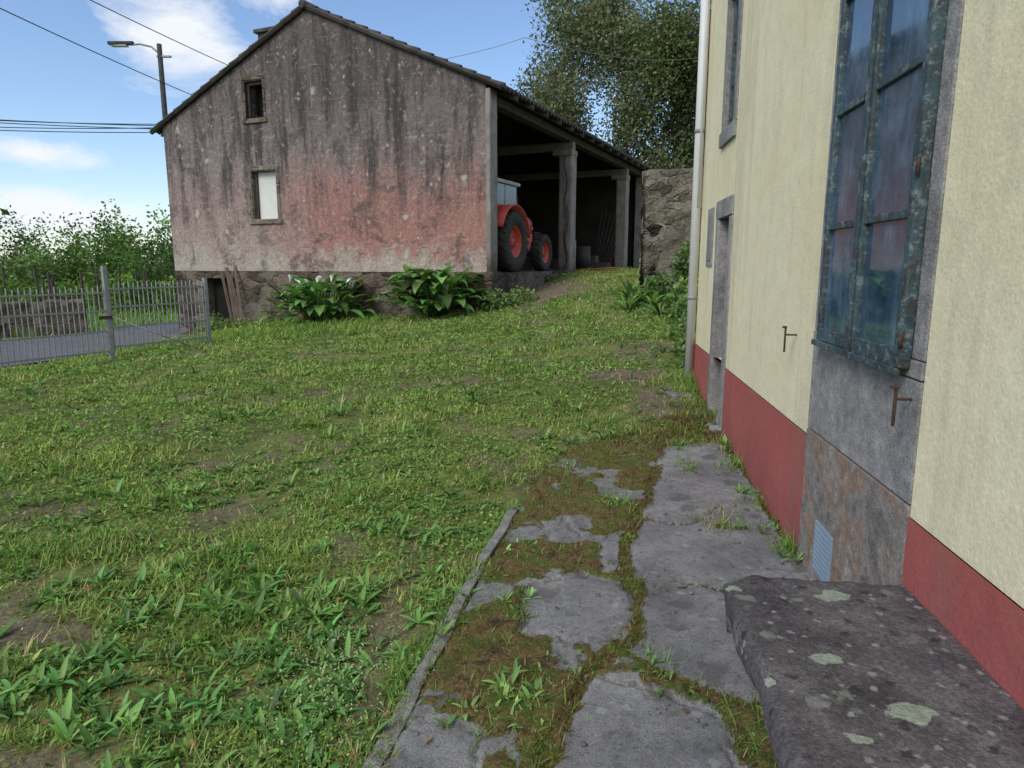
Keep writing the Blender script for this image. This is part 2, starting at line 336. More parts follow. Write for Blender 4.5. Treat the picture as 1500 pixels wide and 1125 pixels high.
def wall(name,s0,s1,z0,z1f,openings,fmap,mat,parent,depth=.3,extra=()):
    S=sorted(set([s0,s1]+[o[0] for o in openings]+[o[1] for o in openings]+list(extra)))
    Zb=sorted(set([z0]+[o[2] for o in openings]+[o[3] for o in openings])); Zb=[z for z in Zb if z>=z0]
    V=[];F=[]
    def quad(q):
        k=len(V); V.extend([fmap(*t) for t in q]); F.append([k,k+1,k+2,k+3])
    for a,b_ in zip(S[:-1],S[1:]):
        top=min(z1f(a),z1f(b_)); zs=[z for z in Zb if z<top-1e-4]
        for i,z in enumerate(zs):
            zt0=zs[i+1] if i+1<len(zs) else None
            m_=((a+b_)/2, (z+(zt0 if zt0 is not None else top))/2)
            if any(o[0]<m_[0]<o[1] and o[2]<m_[1]<o[3] for o in openings): continue
            if zt0 is None: quad([(a,z,0),(b_,z,0),(b_,z1f(b_),0),(a,z1f(a),0)])
            else: quad([(a,z,0),(b_,z,0),(b_,zt0,0),(a,zt0,0)])
    for (a,b_,c_,d_) in openings:
        if depth==0: continue
        quad([(a,c_,0),(a,d_,0),(a,d_,depth),(a,c_,depth)]); quad([(b_,c_,0),(b_,d_,0),(b_,d_,depth),(b_,c_,depth)])
        quad([(a,d_,0),(b_,d_,0),(b_,d_,depth),(a,d_,depth)]); quad([(a,c_,0),(b_,c_,0),(b_,c_,depth),(a,c_,depth)])
    return mk(name,V,np.array(F),mat,parent=parent)
def ribbons(P,az,L,W,e0,droop,K,prof,col,fold=0,shade=(.65,1.1)):
    N=len(P); s=np.linspace(0,1,K+1); e=e0[:,None]-droop[:,None]*s[None,:]; seg=(L/K)[:,None]
    r=np.concatenate([np.zeros((N,1)),np.cumsum(np.cos(e[:,:-1])*seg,1)],1); z=np.concatenate([np.zeros((N,1)),np.cumsum(np.sin(e[:,:-1])*seg,1)],1)
    ca,sa=np.cos(az)[:,None],np.sin(az)[:,None]
    C=np.stack([P[:,0:1]+r*ca,P[:,1:2]+r*sa,P[:,2:3]+z],2)
    w=(W[:,None]*prof(s)[None,:])/2; S=np.stack([-sa*w,ca*w,np.zeros_like(w)],2)
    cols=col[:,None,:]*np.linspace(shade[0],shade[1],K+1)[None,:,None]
    if fold:
        mid=C.copy(); mid[:,:,2]-=w*fold; VV=np.stack([C+S,mid,C-S],2); m=3
    else: VV=np.stack([C+S,C-S],2); m=2
    CC=np.repeat(cols[:,:,None,:],m,2)
    if fold: CC[:,:,1,:]*=1.2
    b0=(np.arange(N)*(K+1)*m)[:,None,None]; k=(np.arange(K)*m)[None,:,None]; j=np.arange(m-1)[None,None,:]
    i=(b0+k+j).ravel(); F=np.stack([i,i+1,i+m+1,i+m],1)
    return VV.reshape(-1,3),F,CC.reshape(-1,3)
class Acc:
    def __init__(s): s.V=[];s.F=[];s.C=[];s.n=0
    def add(s,t):
        V,F,C=t; s.V.append(V); s.F.append(F+s.n); s.C.append(C); s.n+=len(V)
    def make(s,name,mat,parent=None,smooth=False): return mk(name,np.concatenate(s.V),np.concatenate(s.F),mat,np.concatenate(s.C),parent=parent,smooth=smooth)
def leafq(P,size,col,flat=0.):
    N=len(P); n=rng.normal(size=(N,3)); n[:,2]=n[:,2]+flat*2; n/=np.linalg.norm(n,axis=1)[:,None]
    t=np.cross(n,rng.normal(size=(N,3))); t/=np.linalg.norm(t,axis=1)[:,None]+1e-9; b_=np.cross(n,t)
    a=(size*.5)[:,None]*t; c_=(size*.27)[:,None]*b_
    V=np.stack([P-a,P-a*.1+c_,P+a,P-a*.1-c_],1).reshape(-1,3); i=np.arange(N)*4
    return V,np.stack([i,i+1,i+2,i+3],1),np.repeat(col,4,0)
pgrass=lambda s:1-s**1.6*.93
pleaf=lambda s:np.clip(np.sin(np.pi*np.clip(s*.93+.04,0,1))**.8,.08,1)
def jit(base,n,amt=.2,hue=.12):
    b_=np.array(base)[None,:]*(1+rng.normal(0,amt,(n,1)))*(1+rng.normal(0,hue,(n,3))*np.array([1,.4,.6])); return np.clip(b_,.004,.9)
# ------------------------------------------------------------ ground sheet
def axis(lo,hi,st,far): 
    a=np.arange(lo,hi+1e-6,st); g_=[];d=st;x=hi
    while x<far: d*=1.35; x+=d; g_.append(x)
    h_=[];d=st;x=lo
    while x>-far: d*=1.35; x-=d; h_.append(x)
    return np.array(h_[::-1]+list(a)+g_)
gx=axis(-16,7,.1,900); gy=axis(-2,24,.1,900)
XX,YY=np.meshgrid(gx,gy,indexing='ij')
def dirtmask(x,y):
    d=sstep(.61,.72,fbm(x*2.1+7,y*2.1,21))*.75
    for (cx,cy,rx,ry,w) in ((.9,17.0,.8,2.4,1),(.35,15.2,.45,1.6,.8),(1.35,8.15,.45,.35,1),(-2.1,2.75,.4,.16,.9),(1.6,6.9,.35,.7,.9),(.1,5.0,.3,.4,.7),(-.55,2.9,.12,.8,.7),(-5.6,6.2,.4,.25,.6),(-.9,8.2,.4,.2,.7),(-1.0,2.35,.25,.12,.5),(-4.5,7.2,.4,.2,.6),(-.5,6.6,.25,.2,.6),(-1.6,1.9,.35,.15,.8)):
        q=((x-cx)/rx)**2+((y-cy)/ry)**2; d=np.maximum(d,w*(1-sstep(.3,1.5,q+(fbm(x*5,y*5,8)-.5)*1.6)))
    return d
dm=dirtmask(XX,YY)
ZZ=TZf(XX,YY)
ip=in_path(XX,YY,-.05); ZZ=np.where(ip,ZZ-.03,ZZ)
uu,vv=buv(XX,YY); ZZ=np.where((uu>0.1)&(uu<9.95)&(vv>.1)&(vv<15.3),np.minimum(ZZ,1.2),ZZ)
turf=np.array([.16,.19,.06])[None,None,:]*(.7+.6*fbm(XX*.8,YY*.8,2))[...,None]; soil=np.array([.19,.145,.11])
colg=turf*(1-dm[...,None])+soil*dm[...,None]
fld=(road_d(XX,YY)>2.4)&(XX<-12)
colg=np.where(fld[...,None],np.array([.17,.26,.07])[None,None,:]*(.7+.6*fbm(XX*.3,YY*.3,9))[...,None],colg)
mk('ground',np.stack([XX,YY,ZZ],2).reshape(-1,3),grid(len(gx),len(gy)),M['ground'],colg.reshape(-1,3),smooth=True)
pts=[]
for (x0,y0),(x1,y1) in zip(ROAD[:-1],ROAD[1:]):
    n=max(2,int(math.hypot(x1-x0,y1-y0)/.5))
    for k in range(n): pts.append((x0+(x1-x0)*k/n,y0+(y1-y0)*k/n))
pts=np.array(pts); 
for _ in range(12): pts[1:-1]=(pts[:-2]+2*pts[1:-1]+pts[2:])/4
tg=np.gradient(pts,axis=0); tg/=np.linalg.norm(tg,axis=1)[:,None]; nn=np.stack([tg[:,1],-tg[:,0]],1)
W_=np.linspace(-2.5,2.5,21); RX=pts[:,0:1]+nn[:,0:1]*W_; RY=pts[:,1:2]+nn[:,1:2]*W_
mk('asphalt_road',np.stack([RX,RY,TZf(RX,RY)+.05],2).reshape(-1,3),grid(len(pts),21),M['asphalt'],smooth=True)
# ------------------------------------------------------------ concrete path
polys=[
[(1.46,5.75),(1.80,5.64),(1.76,4.66),(1.66,4.14),(1.60,3.71),(1.56,3.36),(1.5,3.2),(1.45,2.4),(1.3,1.9),(1.1,1.95),(.92,2.24),(.8,2.24),(.7,2.36),(.57,2.45),(.42,2.57),(.54,2.7),(.63,3.06),(.72,3.81),(.94,4.38),(1.17,4.98)],
[(.08,3.13),(.35,3.28),(.58,3.19),(.54,2.87),(.44,2.68),(.23,2.68),(.04,2.75)],
[(.54,3.81),(.67,3.86),(.62,3.36),(.5,3.32)],
[(.32,2.41),(.55,2.36),(.75,2.17),(.74,1.95),(.8,-2),(-.1,-2),(.1,1.7),(.12,2.08),(.22,2.24)],
[(-.38,2.12),(-.24,2.13),(-.12,2.08),(-.1,1.8),(-.15,-2),(-.8,-2),(-.46,1.95)],
[(1.34,5.75),(1.49,5.65),(1.34,5.16),(1.11,5.06)],
[(.15,4.02),(.36,4.1),(.41,3.75),(.20,3.71)],
[(.17,2.6),(.31,2.62),(.34,2.52),(.2,2.48)]]
cracks=[([(1.13,5.0),(.90,4.4),(.69,3.8),(.62,3.4),(.60,3.05),(.52,2.72),(.40,2.55),(.28,2.38),(.14,2.15),(.05,1.8)],.032),
 ([(.42,2.57),(.58,2.44),(.72,2.35),(.85,2.25),(.95,2.22)],.028),([(.7,2.36),(.76,2.2),(.78,1.9),(.82,1.2)],.014),
 ([(.63,3.06),(.9,3.2),(1.2,3.05),(1.4,3.3)],.003),([(.80,4.1),(1.1,4.0),(1.4,4.3),(1.65,4.2)],.003),([(1.58,3.3),(1.64,3.9),(1.72,4.6),(1.80,5.6)],.035),([(.2,1.7),(.45,1.5),(.7,1.6)],.008)]
def sdpoly(x,y,P):
    d=np.full(x.shape,1e9); ins=np.zeros(x.shape,bool); n=len(P)
    for i in range(n):
        x0,y0=P[i];x1,y1=P[(i+1)%n]; dx,dy=x1-x0,y1-y0
        t=np.clip(((x-x0)*dx+(y-y0)*dy)/(dx*dx+dy*dy),0,1); d=np.minimum(d,np.hypot(x-x0-t*dx,y-y0-t*dy))
        c_=((y0>y)!=(y1>y))&(x<(x1-x0)*(y-y0)/((y1-y0) if y1!=y0 else 1e-9)+x0); ins^=c_
    return np.where(ins,-d,d)
def sdline(x,y,P):
    d=np.full(x.shape,1e9)
    for (x0,y0),(x1,y1) in zip(P[:-1],P[1:]):
        dx,dy=x1-x0,y1-y0; t=np.clip(((x-x0)*dx+(y-y0)*dy)/(dx*dx+dy*dy),0,1); d=np.minimum(d,np.hypot(x-x0-t*dx,y-y0-t*dy))
    return d
def mossat(x,y):
    wx=x+(fbm(x*6,y*6,31)-.5)*.11+(fbm(x*30,y*30,33)-.5)*.06; wy=y+(fbm(x*6,y*6,41)-.5)*.11+(fbm(x*30,y*30,43)-.5)*.06
    sd=np.full(x.shape,1e9)
    for i,P in enumerate(polys):
        s_=sdpoly(wx,wy,P)
        if i>=6: s_=s_+.03
        sd=np.minimum(sd,s_)
    m=sstep(-.01,.045,sd)
    patch=sstep(.58,.68,fbm(x*4.5+2,y*4.5,51))*(sd>0)*.65
    m=m*(1-patch); cd=np.full(x.shape,1e9)
    for P,w in cracks:
        q=sdline(wx,wy,P); wv=w*(.5+1.1*fbm(x*5,y*5,57)); m=np.maximum(m,1-sstep(wv*.6,wv*1.5,q)); cd=np.minimum(cd,q-w*.4)
    return m,np.minimum(np.abs(sd),np.abs(cd)),sd
na,npp=760,170
aa=np.linspace(-2,7.6,na)[:,None]*np.ones((1,npp)); tt=np.linspace(0,1,npp)[None,:]
pl=pathl(aa); P_=pl+(1.16-pl)*tt; PX,PY=xy(aa,P_)
ms,ed,sd=mossat(PX,PY); a_end=1-sstep(5.4,6.2,aa+ (fbm(PX*3,PY*3,5)-.5)); 
ms=np.maximum(ms,1-a_end)
hz=.018+.020*ms*(fbm(PX*14,PY*14,71)*1.6)-.02*np.exp(-(ed/.012)**2)*(.4+1.2*fbm(PX*6,PY*6,73))+(fbm(PX*2,PY*2,77)-.5)*.03*(1-ms)+(fbm(PX*11,PY*11,79)-.5)*.006
PZ=T1(PX,PY)+hz*np.clip(.3+a_end,0,1); PZ-= .03*(1-sstep(0,.03,tt))
mk('concrete_path',np.stack([PX,PY,PZ],2).reshape(-1,3),grid(na,npp),M['path'],attr=ms.ravel(),smooth=True)
n=120000; a=rng.uniform(.8,6.6,n); t=rng.uniform(0,1,n); p=pathl(a)+(1.12-pathl(a))*t; x,y=xy(a,p); m_,_,s_=mossat(x,y)
k=(m_>.5)&(rng.random(n)<.9)&((fbm(x*6+3,y*6,95)>.38)|(s_<0)); x,y,s_=x[k],y[k],s_[k]; n=len(x)
cl=fbm(x*5,y*5,91)+rng.normal(0,.06,n)+.14*(s_<0.02)
bc=np.where((cl>.51)[:,None],np.array([.14,.19,.035]),np.where((cl>.45)[:,None],np.array([.19,.13,.05]),np.array([.10,.072,.04])))*(.5+1.0*rng.random((n,1)))
tan=rng.random(n)<.09; bc[tan]=np.array([.38,.30,.17])*rng.uniform(.6,1.2,(tan.sum(),1))
acc=Acc(); acc.add(ribbons(np.stack([x,y,T1(x,y)+.026],1),rng.uniform(0,6.28,n),rng.uniform(.006,.02,n)*(1+.5*(cl>.5)+1.3*tan),rng.uniform(.002,.006,n),rng.uniform(.1,1.4,n),rng.uniform(0,1,n),1,pgrass,bc)); acc.make('moss',M['leaflitter'])
ke=empty('stone_kerb'); rr=random.Random(3); a=-1.5; i=0
while a<4.15:
    L=rr.uniform(.35,.95); a1=min(a+L,4.2); j_=rr.uniform(-.012,.012); p0=float(pathl(a))-.002+j_; p1=float(pathl(a1))-.002+j_+rr.uniform(-.008,.008)
    x0,y0=xy(a,p0); x1,y1=xy(a1-rr.uniform(.01,.05),p1); ang=math.atan2(y1-y0,x1-x0); z=float(T1((x0+x1)/2,(y0+y1)/2))
    box('kerb_block_%d'%i,0,math.hypot(x1-x0,y1-y0),-.026,.026,-.07,.034+rr.uniform(-.018,.006),M['kerb'],ke,0,.022,9,loc=(x0,y0,z),rot=(rr.uniform(-.12,.12),rr.uniform(-.015,.015),ang),seed=i); a=a1; i+=1
# ------------------------------------------------------------ grass
def polar(n,rmax,pw_,th0=-62,th1=50,rmin=1.0):
    u=rng.random(n); r=(rmin**pw_+u*(rmax**pw_-rmin**pw_))**(1/pw_); th=R(th0)+rng.random(n)*R(th1-th0); return r*np.sin(th),r*np.cos(th),r
def lawn_ok(x,y,k=1.):
    a,p=ap(x,y); u,v=buv(x,y)
    inv=-.28*sstep(4.0,5.2,a)*fbm(x*4,y*4,17)*2*(fbm(x*3,y*3,19)>.42)-.07*(a<4.4)*(fbm(x*5,y*5,18)>.52)
    ok=~((a<7.6)&(p>pathl(a)-.022*(a<4.25)-inv)&(p<1.2))&~((p>1.08)&(a<8.15))&~((u>-.12)&(u<10.3)&(v>-.12)&(v<15.6))&(road_d(x,y)>2.55)&~((x>2.6)&(y>13.75)&(y<14.4))
    return ok
n=60000; x,y,r=polar(n,24,.75); ok=lawn_ok(x,y)&(x<6)&(x>-13)
dmx=dirtmask(x,y); ok&=rng.random(n)>dmx*.93
thin=fbm(x*2.2,y*2.2,101); ok&=rng.random(n)>.7*(thin<.43)
x,y,r=x[ok],y[ok],r[ok]; n=len(x); nb=8
lush=fbm(x*.7,y*.7,111); tall=fbm(x*2.5+9,y*2.5,113); th_=thin[ok]
X=np.repeat(x,nb);Y=np.repeat(y,nb);Rr=np.repeat(r,nb); N=n*nb
sp=.012+.006*Rr; X=X+rng.normal(0,1,N)*sp; Y=Y+rng.normal(0,1,N)*sp
L=(.016+.060*np.repeat(sstep(.38,.78,tall),nb)+.010*np.repeat(lush,nb))*rng.uniform(.5,1.4,N)*(1+.03*Rr); Wd=(.003+.0011*Rr)*rng.uniform(.7,1.4,N)
hue=np.repeat(sstep(.3,.7,fbm(x*1.6,y*1.6,121)*.6+.4*fbm(x*7,y*7,123))*.7+.3*rng.random(n),nb)
c1=np.array([.15,.28,.06]);c2=np.array([.46,.54,.16]);c3=np.array([.60,.52,.29])
col=c1+(c2-c1)*hue[:,None]; dry=rng.random(N)<(.07+.18*np.repeat(th_<.48,nb)); col=np.where(dry[:,None],c3,col)
col=col*(1+rng.normal(0,.2,(N,1)))
Pz=TZf(X,Y)-.004
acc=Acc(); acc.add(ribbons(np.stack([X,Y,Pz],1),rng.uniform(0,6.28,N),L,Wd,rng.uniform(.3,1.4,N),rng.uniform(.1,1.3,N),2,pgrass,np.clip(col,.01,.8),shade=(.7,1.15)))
n=150000; x,y,r=polar(n,15,.8); cv=fbm(x*1.8,y*1.8,131); ok=lawn_ok(x,y)&(x>-11)&(rng.random(n)>dirtmask(x,y)*.9)&(cv>.40); x,y,r,cv=x[ok],y[ok],r[ok],cv[ok]; n=len(x)
P=np.stack([x,y,TZf(x,y)+rng.uniform(.004,.04,n)],1)
acc.add(leafq(P,(.010+.0032*r)*rng.uniform(.7,1.6,n),jit((.22,.36,.09),n,.3)*(.7+1.2*(cv-.38))[:,None],.9))
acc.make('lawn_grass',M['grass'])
def rosettes(x,y,scale,acc,base=(.07,.15,.03),nl=(6,12),wr=.26,el=(.25,1.0),zoff=0.0):
    for xi,yi,s_ in zip(x,y,scale):
        k=random.randint(*nl); P=np.repeat([[xi,yi,float(TZf(xi,yi))+zoff]],k,0)+rng.normal(0,.008,(k,3))*[1,1,0]
        L=s_*rng.uniform(.5,1.25,k); az=np.linspace(0,6.28,k,endpoint=False)+rng.normal(0,.4,k); bb=np.array(base)*random.uniform(.65,1.35)
        acc.add(ribbons(P,az,L,L*wr*rng.uniform(.8,1.3,k),rng.uniform(el[0],el[1],k),rng.uniform(.3,1.6,k),5,pleaf,jit(bb,k,.25),fold=.35,shade=(.75,1.1)))
acc=Acc(); G1=(.15,.28,.07)
n=3800; x,y,r=polar(n,6,1.0,-60,25,1.3); ok=lawn_ok(x,y)&(fbm(x*1.4,y*1.4,141)>.44)&(dirtmask(x,y)<.5)
rosettes(x[ok],y[ok],rng.uniform(.03,.08,ok.sum()),acc,G1)
n=1100; x,y,r=polar(n,3.9,1.3,-60,10,1.5); ok=lawn_ok(x,y)&(fbm(x*1.7,y*1.7,143)>.46)&(dirtmask(x,y)<.4)
rosettes(x[ok],y[ok],rng.uniform(.055,.115,ok.sum()),acc,(.13,.27,.065),(6,11),.19,(.3,1.2))
n=900; x,y,r=polar(n,16,1.5,-50,20,5); ok=lawn_ok(x,y)
rosettes(x[ok],y[ok],rng.uniform(.07,.14,ok.sum()),acc,(.15,.27,.065),(5,8),.16,(.4,1.3))
bigs=[(-.95,3.06,.2),(-.38,3.2,.15),(-.76,3.79,.16),(-1.27,2.93,.2),(-1.9,2.3,.17),(-1.5,2.2,.18),(-.9,2.35,.14),(-.62,2.45,.14),(-2.4,2.5,.17),(-2.5,2.2,.17),(-.58,2.85,.12),(-4.2,4.2,.2),(-2.2,4.5,.16),(-1.8,3.3,.16),(-2.9,3.2,.16),(-1.1,2.0,.16)]
for (x0,y0,s0) in bigs:
    k=8; rosettes(rng.normal(x0,.16,k),rng.normal(y0,.12,k),rng.uniform(.4,.75,k)*s0,acc,(.16,.32,.075),(7,12),.18,(.3,1.2))
fars=[(-1.75,6.75,.2),(-2.9,6.6,.2),(-2.7,6.8,.18),(-.9,6.9,.18),(-5.9,8.2,.2),(-.4,7.2,.18)]
rosettes([q[0] for q in fars],[q[1] for q in fars],[q[2] for q in fars],acc,(.13,.25,.06),(14,20),.11,(.6,1.4))
for (x0,y0,s0,k) in ((-.02,2.2,.06,18),(.03,2.3,.06,14),(.55,2.5,.045,6),(-.02,2.95,.05,10),(.12,3.6,.045,8),(1.30,3.97,.05,8),(1.57,3.56,.07,11),(.92,2.10,.05,8),(1.62,3.9,.06,8),(1.68,4.5,.06,9),(1.74,5.0,.07,9),(1.8,5.4,.08,10),(1.9,6.0,.08,8),(.7,4.3,.05,7),(1.35,5.0,.04,5),(1.45,5.5,.05,6),(.2,2.5,.035,5),(.65,2.3,.035,5)):
    rosettes(rng.normal(x0,.06,k),rng.normal(y0,.08,k),rng.uniform(.6,1.3,k)*s0,acc,(.19,.34,.085),(4,8),.22,(.5,1.3),.018)
acc.make('broadleaf_weeds',M['leaf'],smooth=True)
acc=Acc()
tl=[(.9,2.08,.07,160,.1),(-.02,2.2,.1,160,.08),(.0,2.95,.08,100,.06),(.12,3.6,.1,140,.05),(.68,4.3,.06,90,.1),(1.30,3.97,.07,120,.1),(1.57,3.6,.05,160,.14),(1.66,4.3,.06,140,.09),(1.72,5.0,.07,180,.1),(1.8,5.5,.08,180,.1),(1.35,5.05,.06,80,.07),(1.5,5.6,.09,120,.08),(.55,2.5,.06,70,.07),(.4,5.0,.15,180,.05),(.9,5.6,.15,200,.06),(1.2,5.9,.2,260,.07),(1.9,6.6,.15,220,.1),(2.0,7.2,.15,260,.13),(2.05,7.6,.1,260,.18),(-.38,2.6,.04,120,.06),(-.45,2.4,.04,120,.08),(-.34,3.0,.04,90,.05),(-.25,3.4,.04,90,.05)]
for q in range(260):
    a=random.uniform(1.8,6.3); p=random.uniform(float(pathl(a))-.02,1.05); x0,y0=xy(a,p); m0,_,s0_=mossat(np.array([x0]),np.array([y0]))
    if m0[0]>.55 : tl.append((x0,y0,random.uniform(.01,.04),random.randint(8,30)+(12 if s0_[0]<.03 else 0),random.uniform(.02,.055)))
for q in range(80):
    a=random.uniform(1.2,4.3); x0,y0=xy(a,float(pathl(a))+random.uniform(-.06,.03)); tl.append((x0,y0,.025,26,random.uniform(.025,.06)))
for (x0,y0,s0,k,h) in tl:
    P=np.stack([rng.normal(x0,s0,k),rng.normal(y0,s0*1.3,k),np.zeros(k)],1); P[:,2]=T1(P[:,0],P[:,1])+.012
    cb=(.25,.40,.10) if random.random()<.75 else (.44,.41,.2)
    acc.add(ribbons(P,rng.uniform(0,6.28,k),h*rng.uniform(.5,1.3,k),rng.uniform(.002,.004,k)+.0004*y0,rng.uniform(.5,1.5,k),rng.uniform(.3,1.6,k),3,pgrass,jit(cb,k,.25)))
k=900; P=np.stack([rng.normal(-.68,.12,k),rng.normal(2.35,.2,k),np.zeros(k)],1); P[:,2]=T1(P[:,0],P[:,1])+rng.uniform(.03,.14,k); acc.add(leafq(P,rng.uniform(.006,.014,k),jit((.50,.54,.32),k,.2)))
acc.make('grass_tufts',M['grass'])
n=620; x,y,r=polar(n,8,1.0,-60,25,1.3); ok=lawn_ok(x,y)|(rng.random(n)<.35); x,y=x[ok],y[ok]; n=len(x)
acc=Acc(); acc.add(leafq(np.stack([x,y,TZf(x,y)+.035],1),rng.uniform(.015,.045,n),jit((.24,.12,.06),n,.4,.2),2.5)); acc.make('fallen_leaves',M['leaflitter'])
V=[];F=[]
for i in range(320):
    a=random.uniform(1.2,6.5) ; p=random.uniform(-.6,1.1)
    if p<pathl(a): continue
    x0,y0=xy(a,p); s_=random.choice([.003,.004,.005,.006,.008,.011]) if random.random()<.96 else .02
    z0=float(T1(x0,y0))+.022; base=len(V)
    bm=bmesh.new(); bmesh.ops.create_icosphere(bm,subdivisions=1,radius=s_)
    for v_ in bm.verts: V.append((x0+v_.co.x*random.uniform(.8,1.4),y0+v_.co.y*random.uniform(.7,1.2),z0+v_.co.z*random.uniform(.4,.8)))
    for f_ in bm.faces: F.append([base+w.index for w in f_.verts])
    bm.free()
mk('pebbles',V,np.array(F),M['stonebits'])
z=float(T1(1.75,7.25)); box('stone_slab',-.13,.13,-.2,.2,-.06,.03,M['kerb'],None,0,.03,6,loc=(1.78,7.3,z),rot=(.08,-.05,.3),seed=3)
# ------------------------------------------------------------ house
H=empty('yellow_house',(0,0,0),-R(7)); WP=1.14
fm=lambda s,z,d:(WP+d,s,z)
A0,A1=-7.0,8.0
wall('red_plinth',A0,A1,-.3,lambda s:.70,[(2.50,3.72,-.3,.70),(6.12,6.92,-.3,.70)],lambda s,z,d:(WP-.006+d,s,z),M['red'],H,.05)
wall('yellow_wall',A0,A1,.70,lambda s:6.4,[(2.50,3.72,.70,3.02),(6.12,6.92,.70,2.18),(6.2,6.9,2.66,4.05),(2.45,3.75,4.2,5.7)],fm,M['yellow'],H,.3)
wall('end_wall',WP,WP+8,-.3,lambda s:6.4,[],lambda s,z,d:(s,A1,z),M['yellow'],H)
wall('back_end_wall',WP,WP+8,-.3,lambda s:6.4,[],lambda s,z,d:(s,A0,z),M['yellow'],H)
wall('rear_wall',A0,A1,-.3,lambda s:6.4,[],lambda s,z,d:(WP+8,s,z),M['yellow'],H)
ys=np.arange(A0-.4,A1+.4,.055); xs=np.array([WP-.45,WP+4,WP+8.45]); zs=np.array([6.32,8.1,6.32])
hv=np.stack(np.broadcast_arrays(xs[:,None],ys[None,:],zs[:,None]+.035*np.sin(ys*2*math.pi/.22)[None,:]),2).reshape(-1,3)
ro=mk('tile_roof',hv,grid(3,len(ys)),M['tile_h'],parent=H); sm=ro.modifiers.new('s','SOLIDIFY'); sm.thickness=.06
box('eave_board',WP-.42,WP+.0,A0-.3,A1+.3,6.2,6.25,M['cream'],H)
x0,x1=WP-.008,WP+.30
box('panel_stone_upper',x0,x1,2.502,3.718,.745,1.19,M['granite'],H,.006)
box('panel_stone_lower_a',x0-.002,x1,2.502,3.10,-.25,.738,M['granite_rust'],H,.006)
box('panel_stone_lower_b',x0-.002,x1,3.106,3.718,-.25,.738,M['granite_rust'],H,.006)
box('window_sill',x0-.004,x1,2.502,3.718,1.196,1.26,M['granite'],H,.005)
box('jamb_right',x0,x1,2.502,2.60,1.264,2.86,M['granite'],H,.006); box('jamb_left',x0,x1,3.60,3.718,1.264,2.86,M['granite'],H,.006)
box('window_lintel',x0,x1,2.502,3.718,2.864,3.02,M['granite'],H,.006)
def sash(parent,a0,a1,z0,z1,rows,x,name,fw=.05):
    e=empty(name,parent=parent); t=.045
    box(name+'_stile_1',x,x+t,a0,a0+fw,z0,z1,M['sash'],e,.006,.004,3); box(name+'_stile_2',x,x+t,a1-fw,a1,z0,z1,M['sash'],e,.006,.004,3)
    box(name+'_rail_b',x+.002,x+t-.002,a0+fw-.002,a1-fw+.002,z0,z0+fw*1.3,M['sash'],e,.005); box(name+'_rail_t',x+.002,x+t-.002,a0+fw-.002,a1-fw+.002,z1-fw,z1,M['sash'],e,.005)
    for i in range(1,rows):
        zz=z0+fw*.6+(z1-z0-fw*.8)*i/rows
        box(name+'_bar_%d'%i,x+.006,x+t-.006,a0+fw-.002,a1-fw+.002,zz-.016,zz+.016,M['sash'],e,.004)
    box(name+'_glass',x+.022,x+.027,a0+fw*.6,a1-fw*.6,z0+fw*.6,z1-fw*.6,M['glass'],e)
    return e
box('window_dark_backing',WP+.12,WP+.14,2.55,3.65,1.2,2.9,M['black'],H)  # dark backing, its near-black colour stands in for the unlit room
sash(H,2.590,3.105,1.225,2.83,3,WP-.052,'sash_right',.052); sash(H,3.095,3.60,1.225,2.83,3,WP-.036,'sash_left',.046)
box('sash_meeting_cover',WP-.062,WP-.05,3.08,3.12,1.22,2.835,M['sash'],H,.004,.003,3)
for z in (1.30,1.9,2.6): cyl('hinge_%.1f'%z,(WP-.055,2.586,z),(WP-.055,2.586,z+.06),.007,.007,M['rust'],H,10)
box('sash_drip_rail',WP-.060,WP-.04,2.60,3.59,1.20,1.226,M['sash'],H,.004)
box('vent_frame',WP-.022,WP-.01,3.19,3.43,.07,.33,M['ventblue'],H,.003)
for i in range(9): box('vent_slat_%d'%i,WP-.026,WP-.021,3.205,3.415,.09+i*.025,.102+i*.025,M['ventblue'],H,.001,)
def dog(a,z,name):
    e=empty(name,(WP,a,z),0,H)
    cyl(name+'_pin',(.02,0,0),(-.06,0,0),.005,.005,M['rust'],e,8); box(name+'_bar',-.07,-.06,-.006,.006,-.10,.04,M['rust'],e,.003); box(name+'_curl',-.082,-.058,-.009,.009,.037,.05,M['rust'],e,.004)
dog(2.56,1.12,'shutter_dog_a'); dog(4.05,1.2,'shutter_dog_b')
for (a0,a1,z0,z1) in ((6.2,6.9,2.66,4.05),(2.45,3.75,4.2,5.7)):
    w=.13
    box('u_sill',WP-.03,WP+.3,a0+.002,a1-.002,z0+.002,z0+w,M['granite'],H,.006); box('u_lintel',WP-.012,WP+.3,a0+.002,a1-.002,z1-w,z1-.002,M['granite'],H,.006)
    box('u_jl',WP-.012,WP+.3,a0+.002,a0+w,z0+w+.003,z1-w-.003,M['granite'],H,.006); box('u_jr',WP-.012,WP+.3,a1-w,a1-.002,z0+w+.003,z1-w-.003,M['granite'],H,.006)
    am=(a0+a1)/2
    sash(H,a0+w+.01,am,z0+w+.01,z1-w-.01,3,WP+.02,'upper_sash_l',.045); sash(H,am,a1-w-.01,z0+w+.01,z1-w-.01,3,WP+.024,'upper_sash_r',.045)
a0,a1,zt=6.12,6.92,2.18; w=.14
box('door_jamb_l',WP-.015,WP+.3,a0+.002,a0+w,.02,zt-w-.03,M['granite'],H,.008,.006,3); box('door_jamb_r',WP-.015,WP+.3,a1-w,a1-.002,.02,zt-w-.03,M['granite'],H,.008,.006,3)
box('door_lintel',WP-.02,WP+.3,a0+.002,a1-.002,zt-w-.026,zt-.002,M['granite'],H,.008)
box('door_step',WP-.10,WP+.3,a0-.03,a1+.03,-.1,.15,M['granite'],H,0,.015,4)
